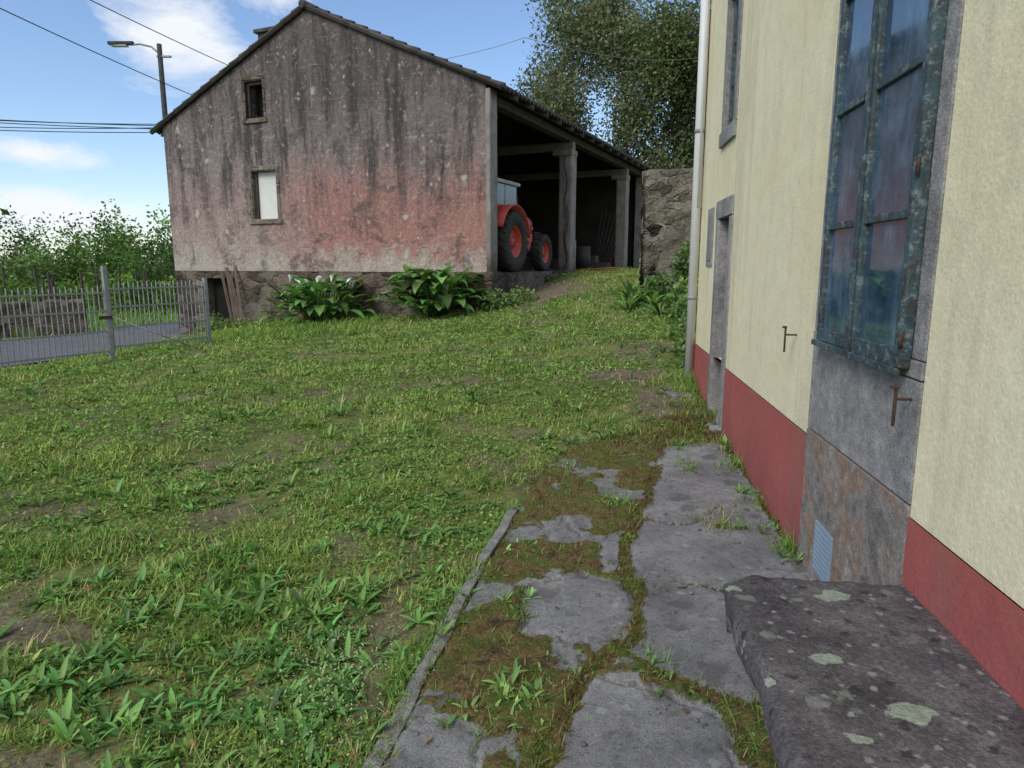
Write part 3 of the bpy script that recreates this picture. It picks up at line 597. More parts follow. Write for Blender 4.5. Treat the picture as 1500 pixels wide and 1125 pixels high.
box('door_leaf',WP+.2,WP+.24,a0+w,a1-w,.1,zt-w-.03,M['oldwood'],H,.005)
box('meter_frame',WP-.012,WP+.05,7.1,7.45,1.57,2.15,M['granite'],H,.006); box('meter_door',WP-.018,WP-.01,7.15,7.40,1.63,2.09,M['concrete'],H,.004)
xd=WP-.06
cyl('downpipe',(xd,8.0,.30),(xd,8.0,6.2),.05,.05,M['pvc'],H,20); cyl('downpipe_b',(xd+.0,7.86,2.2),(xd+.0,7.86,6.2),.012,.012,M['pvc'],H,10)
for z in (1.2,3.0,4.6): cyl('pipe_clip',(xd,8.0,z),(xd,8.0,z+.04),.056,.056,M['galv'],H,20)
cyl('gutter',(WP-.42,A0-.3,6.22),(WP-.42,A1+.3,6.22),.06,.06,M['pvc'],H,14)
# ------------------------------------------------------------ stone bench
nx_,ny_=80,380; px=np.linspace(.49,1.13,nx_)[:,None]*np.ones((1,ny_)); pa=np.linspace(-1.0,2.5,ny_)[None,:]*np.ones((nx_,1))
edge_=.49+.03*(fbm(pa*3,pa*0+1,201)-.5)+.03*(fbm(pa*14,pa*0,203)-.5)
pxx=edge_+(px-.49)/(.64)*(1.13-edge_)
end_=2.5+.05*(fbm(px*5,px*0,205)-.5)-.07*sstep(.60,.50,px); paa=-1+(pa+1)/3.5*(end_+1)
de=np.minimum(pxx-edge_,(end_-paa)); rnd=-.014*(1-sstep(0,.022,de))**1.5-.012*sstep(.5,.75,fbm(paa*9,pxx*9,221))*(1-sstep(0,.05,de))
X_,Y_=xy(paa,pxx); zt_=.45+rnd+(fbm(X_*3,Y_*3,207)-.5)*.012+(fbm(X_*25,Y_*25,209)-.5)*.010
li=np.zeros_like(X_); wx=X_+(fbm(X_*22,Y_*22,213)-.5)*.05; wy=Y_+(fbm(X_*22,Y_*22,215)-.5)*.05
for (cx,cy,rx,ry) in ((1.13,2.24,.06,.035),(.93,1.85,.045,.03),(1.04,1.60,.07,.04),(.80,2.30,.02,.02),(.72,1.75,.02,.015),(.85,1.5,.03,.02),(.75,1.1,.05,.04),(1.1,1.0,.07,.05)):
    li=np.maximum(li,1-sstep(.3,1.7,((wx-cx)/rx)**2+((wy-cy)/ry)**2))
Vt=np.stack([X_,Y_,zt_],2).reshape(-1,3); Ft=grid(nx_,ny_)
rim=[(0,j) for j in range(ny_)]+[(i,ny_-1) for i in range(1,nx_)]
sk=[];nz_=16
for (i,j) in rim:
    for k in range(nz_):
        f=k/(nz_-1); a_,p_=float(paa[i,j]),float(pxx[i,j]); zz=float(zt_[i,j])-f*.17
        bl=.010*math.sin(f*3.14)-(.06*f**2)+.04*(float(fbm(np.array(a_*6+p_*9),np.array(zz*14),211))-.5)*math.sin(min(f*3,1)*1.57)
        if i==0: p_-=bl
        if j==ny_-1: a_+=bl
        q=xy(a_,p_); sk.append((q[0],q[1],zz))
Vs=np.array(sk); Fs=grid(len(rim),nz_)+len(Vt)
be=empty('stone_bench')
mk('seat_slab',np.concatenate([Vt,Vs]),np.concatenate([Ft,Fs[:,::-1]]),M['bench'],attr=np.concatenate([li.ravel(),np.zeros(len(Vs))]),parent=be,smooth=True)
for i,(a0,a1) in enumerate(((1.95,2.35),(.3,.7))):
    e=box('support_%d'%i,.66,1.12,a0,a1,-.1,.30,M['granite_rust'],be,0,.03,5,seed=i+20); e.rotation_euler=(0,0,-R(7))
# ------------------------------------------------------------ barn
Bn=empty('stone_barn',(BP[0],BP[1],0),-R(24)); LN=15.6; UW=10.05
roofz=lambda u:7.70-.45*abs(u-4.85)
ops=[(6.36,6.96,5.34,6.25),(6.08,6.92,2.77,4.0)]
wall('gable_wall',-.02,UW,1.40,roofz,ops,lambda s,z,d:(-s,d,z),M['barn'],Bn,.45,(4.85,))
wall('gable_plinth',0,UW,-1.0,lambda s:1.40,[(7.9,8.9,-1.0,1.2)],lambda s,z,d:(-s,d+.012,z),M['rubble'],Bn,.5)
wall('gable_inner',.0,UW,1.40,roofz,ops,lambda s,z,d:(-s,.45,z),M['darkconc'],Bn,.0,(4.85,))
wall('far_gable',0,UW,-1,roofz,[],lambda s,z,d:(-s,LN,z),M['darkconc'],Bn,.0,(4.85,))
wall('far_gable_out',0,UW,-1,roofz,[],lambda s,z,d:(-s,LN+.3,z),M['barn'],Bn,.0,(4.85,))
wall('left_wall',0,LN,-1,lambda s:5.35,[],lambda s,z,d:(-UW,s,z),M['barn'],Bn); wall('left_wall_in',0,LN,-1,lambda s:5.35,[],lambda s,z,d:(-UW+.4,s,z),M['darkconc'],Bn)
box('gable_corner_pier',.022,.13,-.012,.35,1.405,5.42,M['concrete'],Bn,0,.02,6)
box('barn_floor',-UW+.05,.1,.46,LN-.02,.2,1.39,M['rubble'],Bn,0)
box('plinth_cap',-.3,.16,-.03,.5,.6,1.402,M['rubble'],Bn,0,.03,5)
box('dark_opening_sheet',-8.9,-7.9,.3,.34,-1,1.2,M['black'],Bn)  # near-black sheet paints the darkness inside the plinth opening
def frm(u0,u1,z0,z1,w,name,mt):
    box(name+'_l',-u1-w,-u1-.0,-.02,.1,z0-.02,z1+.02,mt,Bn,.01); box(name+'_r',-u0+.0,-u0+w,-.02,.1,z0-.02,z1+.02,mt,Bn,.01)
    box(name+'_t',-u1-w-.02,-u0+w+.02,-.024,.1,z1+.021,z1+.14,mt,Bn,.01); box(name+'_b',-u1-w-.04,-u0+w+.04,-.05,.1,z0-.13,z0-.021,mt,Bn,.01)
frm(6.36,6.96,5.34,6.25,.07,'loft_window_frame',M['rubble']); frm(6.08,6.92,2.77,4.0,.10,'lower_window_frame',M['rubble2'])
box('pane_sky_reflection',-6.90,-6.10,.16,.18,2.78,3.99,M['pale'],Bn)  # pale sheet paints the bright sky reflection of the window pane
box('window_frame_bar_l',-6.92,-6.84,.1,.158,2.78,3.99,M['oldwood'],Bn,.004); box('window_frame_bar_r',-6.14,-6.08,.1,.158,2.78,3.99,M['oldwood'],Bn,.004)
box('loft_dark',-6.95,-6.37,.40,.42,5.35,6.24,M['black'],Bn)
box('loft_frame_l',-6.955,-6.90,.08,.14,5.345,6.24,M['oldwood'],Bn,.004); box('loft_frame_t',-6.90,-6.36,.08,.14,6.17,6.24,M['oldwood'],Bn,.004)
ys=np.arange(-.12,LN+.4,.05); wav=.04*np.sin(ys*2*math.pi/.24)
us=np.array([-.42,1.5,3.2,4.85,6.5,8.2,10.45]); zr=7.80-.45*np.abs(us-4.85)
hv=np.stack(np.broadcast_arrays(-us[:,None],ys[None,:],zr[:,None]+wav[None,:]),2).reshape(-1,3)
ro=mk('tile_roof',hv,grid(len(us),len(ys))[:,::-1],M['tile'],parent=Bn); sm=ro.modifiers.new('s','SOLIDIFY'); sm.thickness=.05; sm.offset=0
def beam(name,u0,z0,u1,z1,y0,y1,h,mat):
    V=[(-u0,y0,z0),(-u1,y0,z1),(-u1,y0,z1+h),(-u0,y0,z0+h),(-u0,y1,z0),(-u1,y1,z1),(-u1,y1,z1+h),(-u0,y1,z0+h)]
    return mk(name,V,np.array([[0,1,2,3],[4,7,6,5],[0,4,5,1],[3,2,6,7],[0,3,7,4],[1,5,6,2]]),mat,parent=Bn)
for (ua,ub,nm) in ((-.42,4.85,'r'),(10.45,4.85,'l')):
    beam('verge_'+nm,ua,7.80-.45*abs(ua-4.85)-.09,ub,7.80-.09,-.10,-.02,.10,M['tile'])
    for k in range(16): 
        yy=.8+k*.98; beam('rafter_%s_%d'%(nm,k),ua,7.80-.45*abs(ua-4.85)-.17,ub,7.80-.17,yy,yy+.09,.12,M['oldwood'])
for sgn in (0,1):
    q_=-1 if sgn==0 else 1
    for k in range(15):
        u0=4.85+q_*(k*.355); u1=u0+q_*.38
        z0=7.80-.45*abs(u0-4.85); z1=7.80-.45*abs(u1-4.85)
        cyl('verge_tile_%d_%d'%(sgn,k),(-u0,-.04,z0),(-u1,-.04,z1+.025),.045,.058,M['tile'],Bn,8)
cyl('ridge_cap',(-4.85,-.14,7.80),(-4.85,LN+.3,7.80),.10,.10,M['tile'],Bn,10)
box('chimney',-7.35,-6.75,1.0,1.5,6.4,7.75,M['tile'],Bn,.01); box('chimney_cap',-7.43,-6.67,.92,1.58,7.75,7.84,M['tile'],Bn,.01)
for i,vv_ in enumerate((6.0,12.4)):
    box('column_%d'%i,-.36,.04,vv_-.22,vv_+.22,1.2,4.95,M['concrete'],Bn,0,.012,6); box('column_cap_%d'%i,-.56,.06,vv_-.26,vv_+.26,4.80,4.97,M['concrete'],Bn,.02)
    box('tie_beam_%d'%i,-UW+.4,.04,vv_-.12,vv_+.12,4.975,5.2,M['concrete'],Bn,.02)
box('eave_beam',-.3,-.02,.45,LN,5.205,5.40,M['oldwood'],Bn,.015)
box('wall_plate_mid',-4.95,-4.75,.45,LN,7.35,7.6,M['oldwood'],Bn,.01)
box('purlin',-2.5,-2.35,.45,LN,6.4,6.55,M['oldwood'],Bn,.01)
box('far_column',-.36,.02,LN-.4,LN+.28,-.5,5.3,M['concrete'],Bn,.015)
for i,(u,v_,sx,sy,sz) in enumerate(((2.2,7.5,.8,.5,.6),(1.2,9.0,.5,.5,.9),(3.5,9.5,1.4,.6,1.1),(1.0,11,.6,.4,.5),(4.5,12.5,1.5,.8,1.5),(.9,7.3,.35,.3,.35))):
    box('crate_%d'%i,-u-sx/2,-u+sx/2,v_-sy/2,v_+sy/2,1.39,1.39+sz,M['oldwood'],Bn,.02)
for i in range(7): cyl('leaning_pole_%d'%i,(-.9-.12*i,12.9+.1*i,1.4),(-.6-.18*i,14.9,3.2+.15*i),.022,.016,M['oldwood'],Bn,8)
cyl('drum',(-.7,9.2,1.4),(-.7,9.2,2.2),.28,.28,M['engine'],Bn,20)
vine=[(-.1+.05*math.sin(k*1.3),5.70+.05*math.sin(k*.9),1.45+k*.24) for k in range(15)]
tube('dry_vine',vine,.03,M['bark'],Bn); tube('dry_vine_b',[(x_+.05,y_-.1+.02*k,z_) for k,(x_,y_,z_) in enumerate(vine[:11])],.02,M['bark'],Bn)
cyl('tap_pipe',(.09,6.1,1.3),(.09,6.1,2.3),.015,.015,M['galv'],Bn,8)
hx,hy=bxy(-.6,5.6); pts_=[]
for k in range(120):
    th=k*.33; r_=.25+.03*math.sin(k*.7)+.0015*k; X0=hx+r_*1.5*math.cos(th)+.004*k; Y0=hy+r_*math.sin(th); pts_.append((X0,Y0,float(TZf(X0,Y0))+.03+.012*(k//19)))
tube('garden_hose',pts_,.012,M['hose'])
x0,y0=bxy(-.45,7.4); box('plastic_crate',-.35,.35,-.2,.2,0,.25,M['darkconc'],None,.02,loc=(x0,y0,float(T1(x0,y0))),rot=(0,0,-R(24)))
pe=empty('leaning_planks',(BP[0],BP[1],0),-R(24))
for i,(ub,ut,z1) in enumerate(((7.0,7.7,1.55),(7.25,8.0,1.5),(7.1,7.85,1.3),(7.45,8.15,1.4))):
    p0=Vector((-ub,-.55+.05*i,-.45)); p1=Vector((-ut,-.03-.02*i,z1)); d=p1-p0
    o_=box('plank_%d'%i,-.035,.035,-.014,.014,0,d.length,M['plank'],pe,.003); o_.location=p0; o_.rotation_euler=d.to_track_quat('Z','Y').to_euler()
# ------------------------------------------------------------ tractor (local +y forward)
tx,ty=bxy(.86,1.35); Tr=empty('tractor',(tx,ty,1.39),-R(24)); Tr.scale=(1.08,1.08,1.08)
def wheel(x,y,r,w,rim,name,lugs=22):
    e=empty(name,(x,y,r),0,Tr); s_=1 if x>0 else -1
    prof=[(rim,-w*.38),(rim*1.06,-w*.48),(r*.88,-w*.5),(r*.965,-w*.42),(r*.97,0),(r*.965,w*.42),(r*.88,w*.5),(rim*1.06,w*.48),(rim,w*.38)]
    n_=48; V=[(xx,rr_*math.cos(2*math.pi*i/n_),rr_*math.sin(2*math.pi*i/n_)) for i in range(n_) for (rr_,xx) in prof]
    m_=len(prof); F=[[i*m_+j,((i+1)%n_)*m_+j,((i+1)%n_)*m_+j+1,i*m_+j+1] for i in range(n_) for j in range(m_-1)]
    mk(name+'_tyre',V,np.array(F),M['tyre'],parent=e,smooth=True)
    V=[];F=[]
    for i in range(lugs):
        for sd_ in (-1,1):
            th=2*math.pi*(i+(.5 if sd_>0 else 0))/lugs; b0=len(V)
            for (xx,dth) in ((0.02*sd_,.0),(w*.5*sd_,.16)):
                for (rr_,t2) in ((r*.95,-.045),(r*1.01,-.03),(r*1.01,.03),(r*.95,.045)):
                    rq=rr_ if abs(xx)<w*.3 else rr_*.975
                    V.append((xx,rq*math.cos(th+dth+t2),rq*math.sin(th+dth+t2)))
            F+= [[b0,b0+1,b0+5,b0+4],[b0+1,b0+2,b0+6,b0+5],[b0+2,b0+3,b0+7,b0+6],[b0,b0+3,b0+2,b0+1],[b0+4,b0+5,b0+6,b0+7]]
    mk(name+'_lugs',V,np.array(F),M['tyre'],parent=e)
    prof=[(rim,s_*w*.38),(rim*.93,s_*w*.36),(rim*.86,s_*w*.12),(rim*.5,s_*w*.06),(rim*.42,s_*w*.22),(rim*.0001,s_*w*.24)]
    m_=len(prof); V=[(xx,rr_*math.cos(2*math.pi*i/n_),rr_*math.sin(2*math.pi*i/n_)) for i in range(n_) for (rr_,xx) in prof]
    F=[[i*m_+j,((i+1)%n_)*m_+j,((i+1)%n_)*m_+j+1,i*m_+j+1] for i in range(n_) for j in range(m_-1)]
    mk(name+'_rim',V,np.array(F),M['tred'],parent=e,smooth=True)
    for i in range(8):
        th=i*math.pi/4; cyl(name+'_bolt_%d'%i,(s_*w*.2,rim*.33*math.cos(th),rim*.33*math.sin(th)),(s_*w*.27,rim*.33*math.cos(th),rim*.33*math.sin(th)),.014,.014,M['engine'],e,6)
wheel(.78,0,.69,.40,.36,'rear_wheel_r'); wheel(-.78,0,.69,.40,.36,'rear_wheel_l')
wheel(.72,2.15,.47,.28,.26,'front_wheel_r',18); wheel(-.72,2.15,.47,.28,.26,'front_wheel_l',18)
cyl('rear_axle',(-.75,0,.69),(.75,0,.69),.12,.12,M['engine'],Tr); cyl('front_axle',(-.7,2.15,.45),(.7,2.15,.45),.07,.07,M['engine'],Tr)
box('gearbox',-.24,.24,-.35,1.2,.48,.95,M['engine'],Tr,.05); box('engine_block',-.24,.24,1.1,2.35,.55,1.02,M['engine'],Tr,.04)
def loft(name,secs,mat,parent):
    V=[];F=[]
    for (y,w,z0,z1,r_) in secs: V+=[(-w,y,z0),(w,y,z0),(w,y,z1-r_),(w-r_,y,z1),(-w+r_,y,z1),(-w,y,z1-r_)]
    n_=len(secs)
    for i in range(n_-1):
        for j in range(6): k=(j+1)%6; F.append([i*6+j,i*6+k,i*6+6+k,i*6+6+j])
    o_=mk(name,np.array(V),np.array(F),mat,parent=parent)
    me=o_.data; bm=bmesh.new(); bm.from_mesh(me); bm.verts.ensure_lookup_table()
    bm.faces.new([bm.verts[i] for i in range(6)]); bm.faces.new([bm.verts[(n_-1)*6+i] for i in range(6)]); bmesh.ops.recalc_face_normals(bm,faces=bm.faces); bm.to_mesh(me); bm.free(); return o_
loft('hood',[(.95,.30,.98,1.50,.06),(1.8,.29,.98,1.46,.07),(2.5,.27,.98,1.40,.08),(2.66,.25,.98,1.34,.08)],M['tred'],Tr)
box('hood_side_grille',.285,.30,1.3,2.2,1.08,1.28,M['engine'],Tr,.003); box('grille',-.2,.2,2.655,2.69,.7,1.3,M['engine'],Tr,.01); box('nose_frame',-.25,.25,2.3,2.7,.5,.98,M['tred'],Tr,.03)
for s_ in (-1,1): cyl('headlight_%d'%s_,(s_*.17,2.66,1.12),(s_*.17,2.72,1.12),.07,.075,M['pale'],Tr,16)
cyl('exhaust',(.2,1.7,1.4),(.2,1.7,2.2),.03,.025,M['rust'],Tr,12); cyl('muffler',(.2,1.7,1.5),(.2,1.7,1.85),.05,.05,M['rust'],Tr,12)
for s_ in (-1,1):
    V=[];F=[];n_=14
    for i in range(n_+1):
        th=R(8+i*150/n_); 
        for (xx) in (s_*.56,s_*.97): V.append((xx,.80*math.cos(th)*1.0,.69+.80*math.sin(th)))
    for i in range(n_): F.append([2*i,2*i+1,2*i+3,2*i+2])
    k=len(V)
    for i in range(n_+1): V.append((s_*.56,.45*math.cos(R(8+i*150/n_)),.69+.35*math.sin(R(8+i*150/n_))))
    for i in range(n_): F.append([2*i,2*i+2,k+i+1,k+i])
    o_=mk('fender_%d'%s_,V,np.array(F),M['tred'],parent=Tr); q=o_.modifiers.new('s','SOLIDIFY'); q.thickness=.02
box('cab_floor',-.55,.55,-.5,.95,.9,1.05,M['tred'],Tr,.02)
for (x_,y_) in ((-.56,-.52),(.56,-.52),(-.56,.3),(.56,.3),(-.54,.95),(.54,.95)):
    cyl('cab_post',(x_,y_,1.0),(x_*.96,y_*.95,2.0),.03,.025,M['cream'],Tr,8)
box('cab_roof',-.62,.62,-.62,1.04,2.0,2.09,M['cream'],Tr,.04); box('cab_belt_r',.54,.58,-.52,.95,1.46,1.54,M['tred'],Tr,.01); box('cab_belt_l',-.58,-.54,-.52,.95,1.46,1.54,M['tred'],Tr,.01); box('cab_belt_rear',-.56,.56,-.56,-.5,1.46,1.54,M['tred'],Tr,.01)
box('cab_panel_r',.545,.575,-.5,.95,1.0,1.46,M['tred'],Tr,.01); box('cab_panel_rear',-.54,.54,-.545,-.515,1.0,1.46,M['tred'],Tr,.01)
box('cab_glass_r',.545,.55,-.48,.92,1.54,1.99,M['cabglass'],Tr); box('cab_glass_rear',-.52,.52,-.53,-.525,1.54,1.99,M['cabglass'],Tr); box('cab_glass_front',-.5,.5,.93,.935,1.5,1.99,M['cabglass'],Tr)
box('seat',-.22,.22,-.3,.1,1.05,1.4,M['tyre'],Tr,.05); cyl('steering_column',(0,.7,1.1),(0,.5,1.6),.02,.02,M['engine'],Tr,8)
box('rear_light_r',.6,.72,-.72,-.66,1.2,1.3,M['tred'],Tr,.01); box('hitch',-.3,.3,-.75,-.35,.5,.58,M['engine'],Tr,.02)
box('step_r',.58,.8,.95,1.2,.5,.54,M['engine'],Tr,.01)
# ------------------------------------------------------------ stone walls
def wallseg(name,p0,p1,th,zb,zt,mat,seed):
    L=math.hypot(p1[0]-p0[0],p1[1]-p0[1]); ang=math.atan2(p1[1]-p0[1],p1[0]-p0[0])
    nx=int(L/.07)+1; nz=int((zt-zb)/.07)+1
    prof=[(0,zb)]+[(0,zb+(zt-zb)*k/nz) for k in range(1,nz+1)]+[(th*.5,zt+.06),(th,zt)]+[(th,zt-(zt-zb)*k/nz) for k in range(1,nz+1)]
    V=np.array([(L*i/nx,yy,zz) for i in range(nx+1) for (yy,zz) in prof]); m_=len(prof)
    V[:,1]+=(fbm(V[:,0]*4,V[:,2]*5,seed)-.5)*.2; V[:,2]+=(fbm(V[:,0]*2.5,V[:,1]*1,seed+3)-.5)*.22*(V[:,2]>zb+.5*(zt-zb)); V[:,0]+=(fbm(V[:,2]*3,V[:,1]*3,seed+5)-.5)*.14
    F=[[i*m_+j,(i+1)*m_+j,(i+1)*m_+j+1,i*m_+j+1] for i in range(nx) for j in range(m_-1)]
    o_=mk(name,V,np.array(F),mat)
    bm=bmesh.new(); bm.from_mesh(o_.data); bmesh.ops.holes_fill(bm,edges=[e for e in bm.edges if e.is_boundary],sides=400); bm.to_mesh(o_.data); bm.free()
    o_.location=(p0[0],p0[1],0); o_.rotation_euler=(0,0,ang); return o_
wallseg('stone_wall',(2.6,13.9),(7.5,13.4),.5,.4,3.4,M['rubble2'],301)
wallseg('stone_wall',(-24,14.5),(-13.9,22.3),.4,-1.0,.38,M['rubble'],311)
# ------------------------------------------------------------ gate
gx0,gy0=-5.88,13.2; gx1,gy1=-7.66,10.0; gL=math.hypot(gx1-gx0,gy1-gy0); gang=math.atan2(gy1-gy0,gx1-gx0)
Gt=empty('metal_gate',(gx0,gy0,.08),gang)
zb=lambda s:-.0315*s
for leaf,(s0,s1) in enumerate(((0.05,gL*.51),(gL*.53,gL*.53+1.9),(gL*.53+2.0,gL*.53+5.5))):
    for (z_) in (.12,.45,.80,1.10): box('rail_%d_%.2f'%(leaf,z_),s0,s1,-.010,.010,z_-.014+zb(s0),z_+.014+zb(s0),M['galv'],Gt)
    k=s0; V=[];F=[];i_=0
    while k<=s1:
        z0,z1=.05+zb(s0),1.19+zb(s0)+(.03 if i_%2 else 0); b0=len(V)
        for (dx_,dy_) in ((-.007,-.012),(.007,-.012),(.007,-.024),(-.007,-.024)): V+= [(k+dx_,dy_,z0),(k+dx_,dy_,z1)]
        for q in range(4): a_=b0+2*q; b_=b0+2*((q+1)%4); F.append([a_,b_,b_+1,a_+1])
        F.append([b0+1,b0+3,b0+5,b0+7])
        k+=.085; i_+=1
    mk('pickets_%d'%leaf,V,np.array(F),M['galv'],parent=Gt)
for i,(s,h_) in enumerate(((0,1.25),(gL*.52,1.48),(gL*.53+1.95,1.4),(gL*.53+5.55,1.4))): box('post_%d'%i,s-.035,s+.035,-.035,.035,-.2,h_,M['galv'],Gt,.006)
box('latch',gL*.52-.05,gL*.52+.18,.03,.06,.6,.66,M['rust'],Gt,.005)
ps_=Vector((-6.80,11.5,.75)); pe_=Vector((-5.7,12.3,float(T1(-5.7,12.3)))); cyl('gate_prop_pole',ps_,pe_,.012,.012,M['galv'],None,8)
# ------------------------------------------------------------ street lamp
Lx,Ly=-11.1,23.0
SL=empty('street_lamp',(Lx,Ly,-.6))
cyl('pole',(0,0,0),(0,0,9.0),.11,.075,M['pole'],SL,14)
tube('arm',[(0,0,8.7),(-.25,0,8.92),(-.6,0,9.0),(-.9,0,8.98)],.03,M['galv'],SL)
box('bracket',-.1,.35,-.04,.04,8.6,8.66,M['galv'],SL,.01)
bm=bmesh.new(); bmesh.ops.create_cube(bm,size=1)
for v_ in bm.verts:
    t_=v_.co.x+.5; v_.co=Vector((-1.55+.75*t_,v_.co.y*(.3-.18*t_),9.0+v_.co.z*.10+.03*t_))
bm_obj('luminaire_head',bm,M['pole'],SL,bevel=.02)
box('luminaire_lens',-1.5,-1.0,-.1,.1,8.93,8.955,M['pvc'],SL,.005)
box('junction_box',-.12,.12,-.16,-.06,6.2,6.55,M['pole'],SL,.01)
def sagw(p0,p1,s,n=24): return [tuple(Vector(p0).lerp(Vector(p1),t/n)-Vector((0,0,s*4*(t/n)*(1-t/n)))) for t in range(n+1)]
wires=[sagw((Lx,Ly,5.85+dz),(-34,14.6,6.9+dz*2.5+e_),.5+e_) for dz,e_ in ((0,0),(.1,.1),(-.1,.2),(.05,.45),(.15,.3))]
wires+=[sagw((-10.2,27,7.1),(-11.6,4,7.3),.25),sagw((-9.0,28,8.3),(-12.6,6,8.4),.25)]
tube('overhead_cables',wires,.013,M['pole'])
gx_,gy_=bxy(4.75,-.08)
tube('barn_cable',[sagw((gx_,gy_,6.42),(.3,17.6,6.95),.28),sagw((.3,17.6,6.95),(8,30,10),.3),[(gx_,gy_,6.45),(gx_,gy_,5.4)]],.007,M['galv'])
# ------------------------------------------------------------ calla lilies and bushes
stalk=simple('stalk_green',(.1,.18,.05),(.14,.24,.07),4,.5,0)
def calla(name,x,y,s,nl,nf,fz):
    e=empty(name,(x,y,float(T1(x,y)))); acc=Acc()
    for i in range(nl):
        az=rng.uniform(0,6.28); rr_=rng.uniform(0,.25)*s; hh=s*rng.uniform(.2,.90); out=s*rng.uniform(.1,.85)*(1.2-hh/s*.55)
        bx_,by_=rr_*math.cos(az),rr_*math.sin(az); ex,ey=(rr_+out)*math.cos(az),(rr_+out)*math.sin(az)
        L=math.hypot(out,hh); el=math.atan2(hh,out)
        acc.add(ribbons(np.array([[bx_,by_,0]]),np.array([az]),np.array([L]),np.array([.025*s]),np.array([el]),np.array([0.]),3,lambda t:1-.3*t,jit((.12,.2,.05),1)))
        ll=s*rng.uniform(.26,.46)
        pl_=lambda t:np.interp(t,[0,.08,.25,.6,.9,1],[.55,.9,1,.75,.25,.03])
        acc.add(ribbons(np.array([[ex-.1*ll*math.cos(az),ey-.1*ll*math.sin(az),hh]]),np.array([az+rng.normal(0,.3)]),np.array([ll]),np.array([ll*rng.uniform(.45,.65)]),np.array([rng.uniform(-.1,.9)]),np.array([rng.uniform(.6,1.9)]),6,pl_,jit((.11,.23,.06),1,.45),fold=.35,shade=(.85,1.15)))
    acc.make('leaves',M['leaf'],e,True)
    V=[];F=[]
    for i in range(nf):
        az=rng.uniform(3.0,6.6); rr_=rng.uniform(.1,.8)*s; cx,cy,cz=rr_*math.cos(az),rr_*math.sin(az),s*rng.uniform(*fz)
        b0=len(V); n_=10; hs=.11*s; tl_=rng.normal(0,.5,2)
        for (f_,rad) in ((0,.010),(.5,.030),(.85,.052),(1,.075)):
            for k in range(n_):
                th=2*math.pi*k/n_; z_=f_*hs+(.05 if f_==1 else 0)*math.cos(th-az)
                V.append((cx+rad*math.cos(th)+tl_[0]*f_*hs,cy+rad*math.sin(th)+tl_[1]*f_*hs,cz+z_))
        for j in range(3):
            for k in range(n_): F.append([b0+j*n_+k,b0+j*n_+(k+1)%n_,b0+(j+1)*n_+(k+1)%n_,b0+(j+1)*n_+k])
    mk('flowers',V,np.array(F),M['flower'],parent=e,smooth=True)
    tube('flower_stalks',[[(V[i*40][0]*.4,V[i*40][1]*.4,0),(V[i*40][0]-.01,V[i*40][1],V[i*40][2])] for i in range(nf)],.008,stalk,e)
calla('calla_lily_plant',-4.65,16.75,1.15,190,12,(.62,.98)); calla('calla_lily_plant',-1.8,15.75,1.15,210,4,(.7,.98))
def bush(name,blobs,mat='leaf'):
    acc=Acc()
    for (x,y,z,rx,ry,rz,n_,sz,c_) in blobs:
        d=rng.normal(size=(n_,3)); d/=np.linalg.norm(d,axis=1)[:,None]; rr_=rng.uniform(.35,1.15,n_)[:,None]**.6
        d*=1+.5*(fbm(d[:,0]*2.5+x,d[:,1]*2.5+d[:,2]*2,int(n_)%97)-.5)[:,None]*2
        P=np.array([x,y,z])+d*rr_*np.array([rx,ry,rz]); P[:,2]=np.maximum(P[:,2],T1(P[:,0],P[:,1])+.01)
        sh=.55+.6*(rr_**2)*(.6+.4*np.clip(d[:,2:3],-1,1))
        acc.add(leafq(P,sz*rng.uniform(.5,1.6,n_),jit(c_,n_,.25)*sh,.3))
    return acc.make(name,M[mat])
gr=(.15,.26,.07); gr2=(.21,.33,.09)
bush('wall_shrub',[(2.75,12.9,1.05,.3,.3,.35,700,.11,gr),(3.1,11.9,1.0,.35,.5,.4,900,.09,gr2),(2.85,10.8,.8,.4,.6,.3,1000,.08,gr),(2.6,9.8,.6,.35,.5,.26,900,.07,gr2),(2.4,9.0,.45,.25,.4,.2,800,.06,gr),(2.25,8.4,.35,.22,.25,.18,600,.05,gr2),(3.4,13.2,1.5,.35,.2,.4,700,.1,gr),(3.65,13.3,2.3,.2,.12,.5,400,.09,gr2),(2.2,7.9,.4,.12,.2,.25,500,.05,gr)])
bush('ledge_weeds',[(-.3,15.5,.75,.5,.3,.25,800,.07,gr),(.2,15.9,.85,.4,.4,.25,600,.06,gr2),(-8.1,18.6,-.2,.5,.3,.45,700,.09,gr),(-7.2,18.3,-.15,.9,.3,.3,800,.08,gr2),(-6,17.7,0.05,.7,.3,.22,600,.07,gr),(-3.2,16.6,.2,.7,.2,.12,500,.06,gr2),(1.2,19.4,1.2,.5,.4,.12,400,.06,gr)])
acc=Acc(); rosettes(rng.normal(2.35,.25,14),rng.normal(12.6,.5,14),rng.uniform(.3,.5,14),acc,(.15,.27,.07),(6,10),.16,(.7,1.3)); acc.make('strap_leaf_plants',M['leaf'],smooth=True)
n=160; x=rng.normal(-6.2,.9,n); y=rng.normal(15.2,.8,n); acc=Acc(); acc.add(leafq(np.stack([x,y,TZf(x,y)+rng.uniform(.1,.22,n)],1),rng.uniform(.03,.06,n),jit((.7,.5,.03),n,.1,.05),1.)); acc.make('yellow_flowers',M['leaflitter'])
n=7000; x=rng.uniform(-9,-3,n); y=rng.uniform(13.4,18.4,n); ok=lawn_ok(x,y); x,y=x[ok],y[ok]; n=len(x); acc=Acc()
acc.add(ribbons(np.stack([x,y,TZf(x,y)],1),rng.uniform(0,6.28,n),rng.uniform(.08,.22,n),rng.uniform(.012,.025,n),rng.uniform(.8,1.5,n),rng.uniform(.2,1.2,n),3,pgrass,jit((.22,.36,.09),n))); acc.make('long_grass',M['grass'])
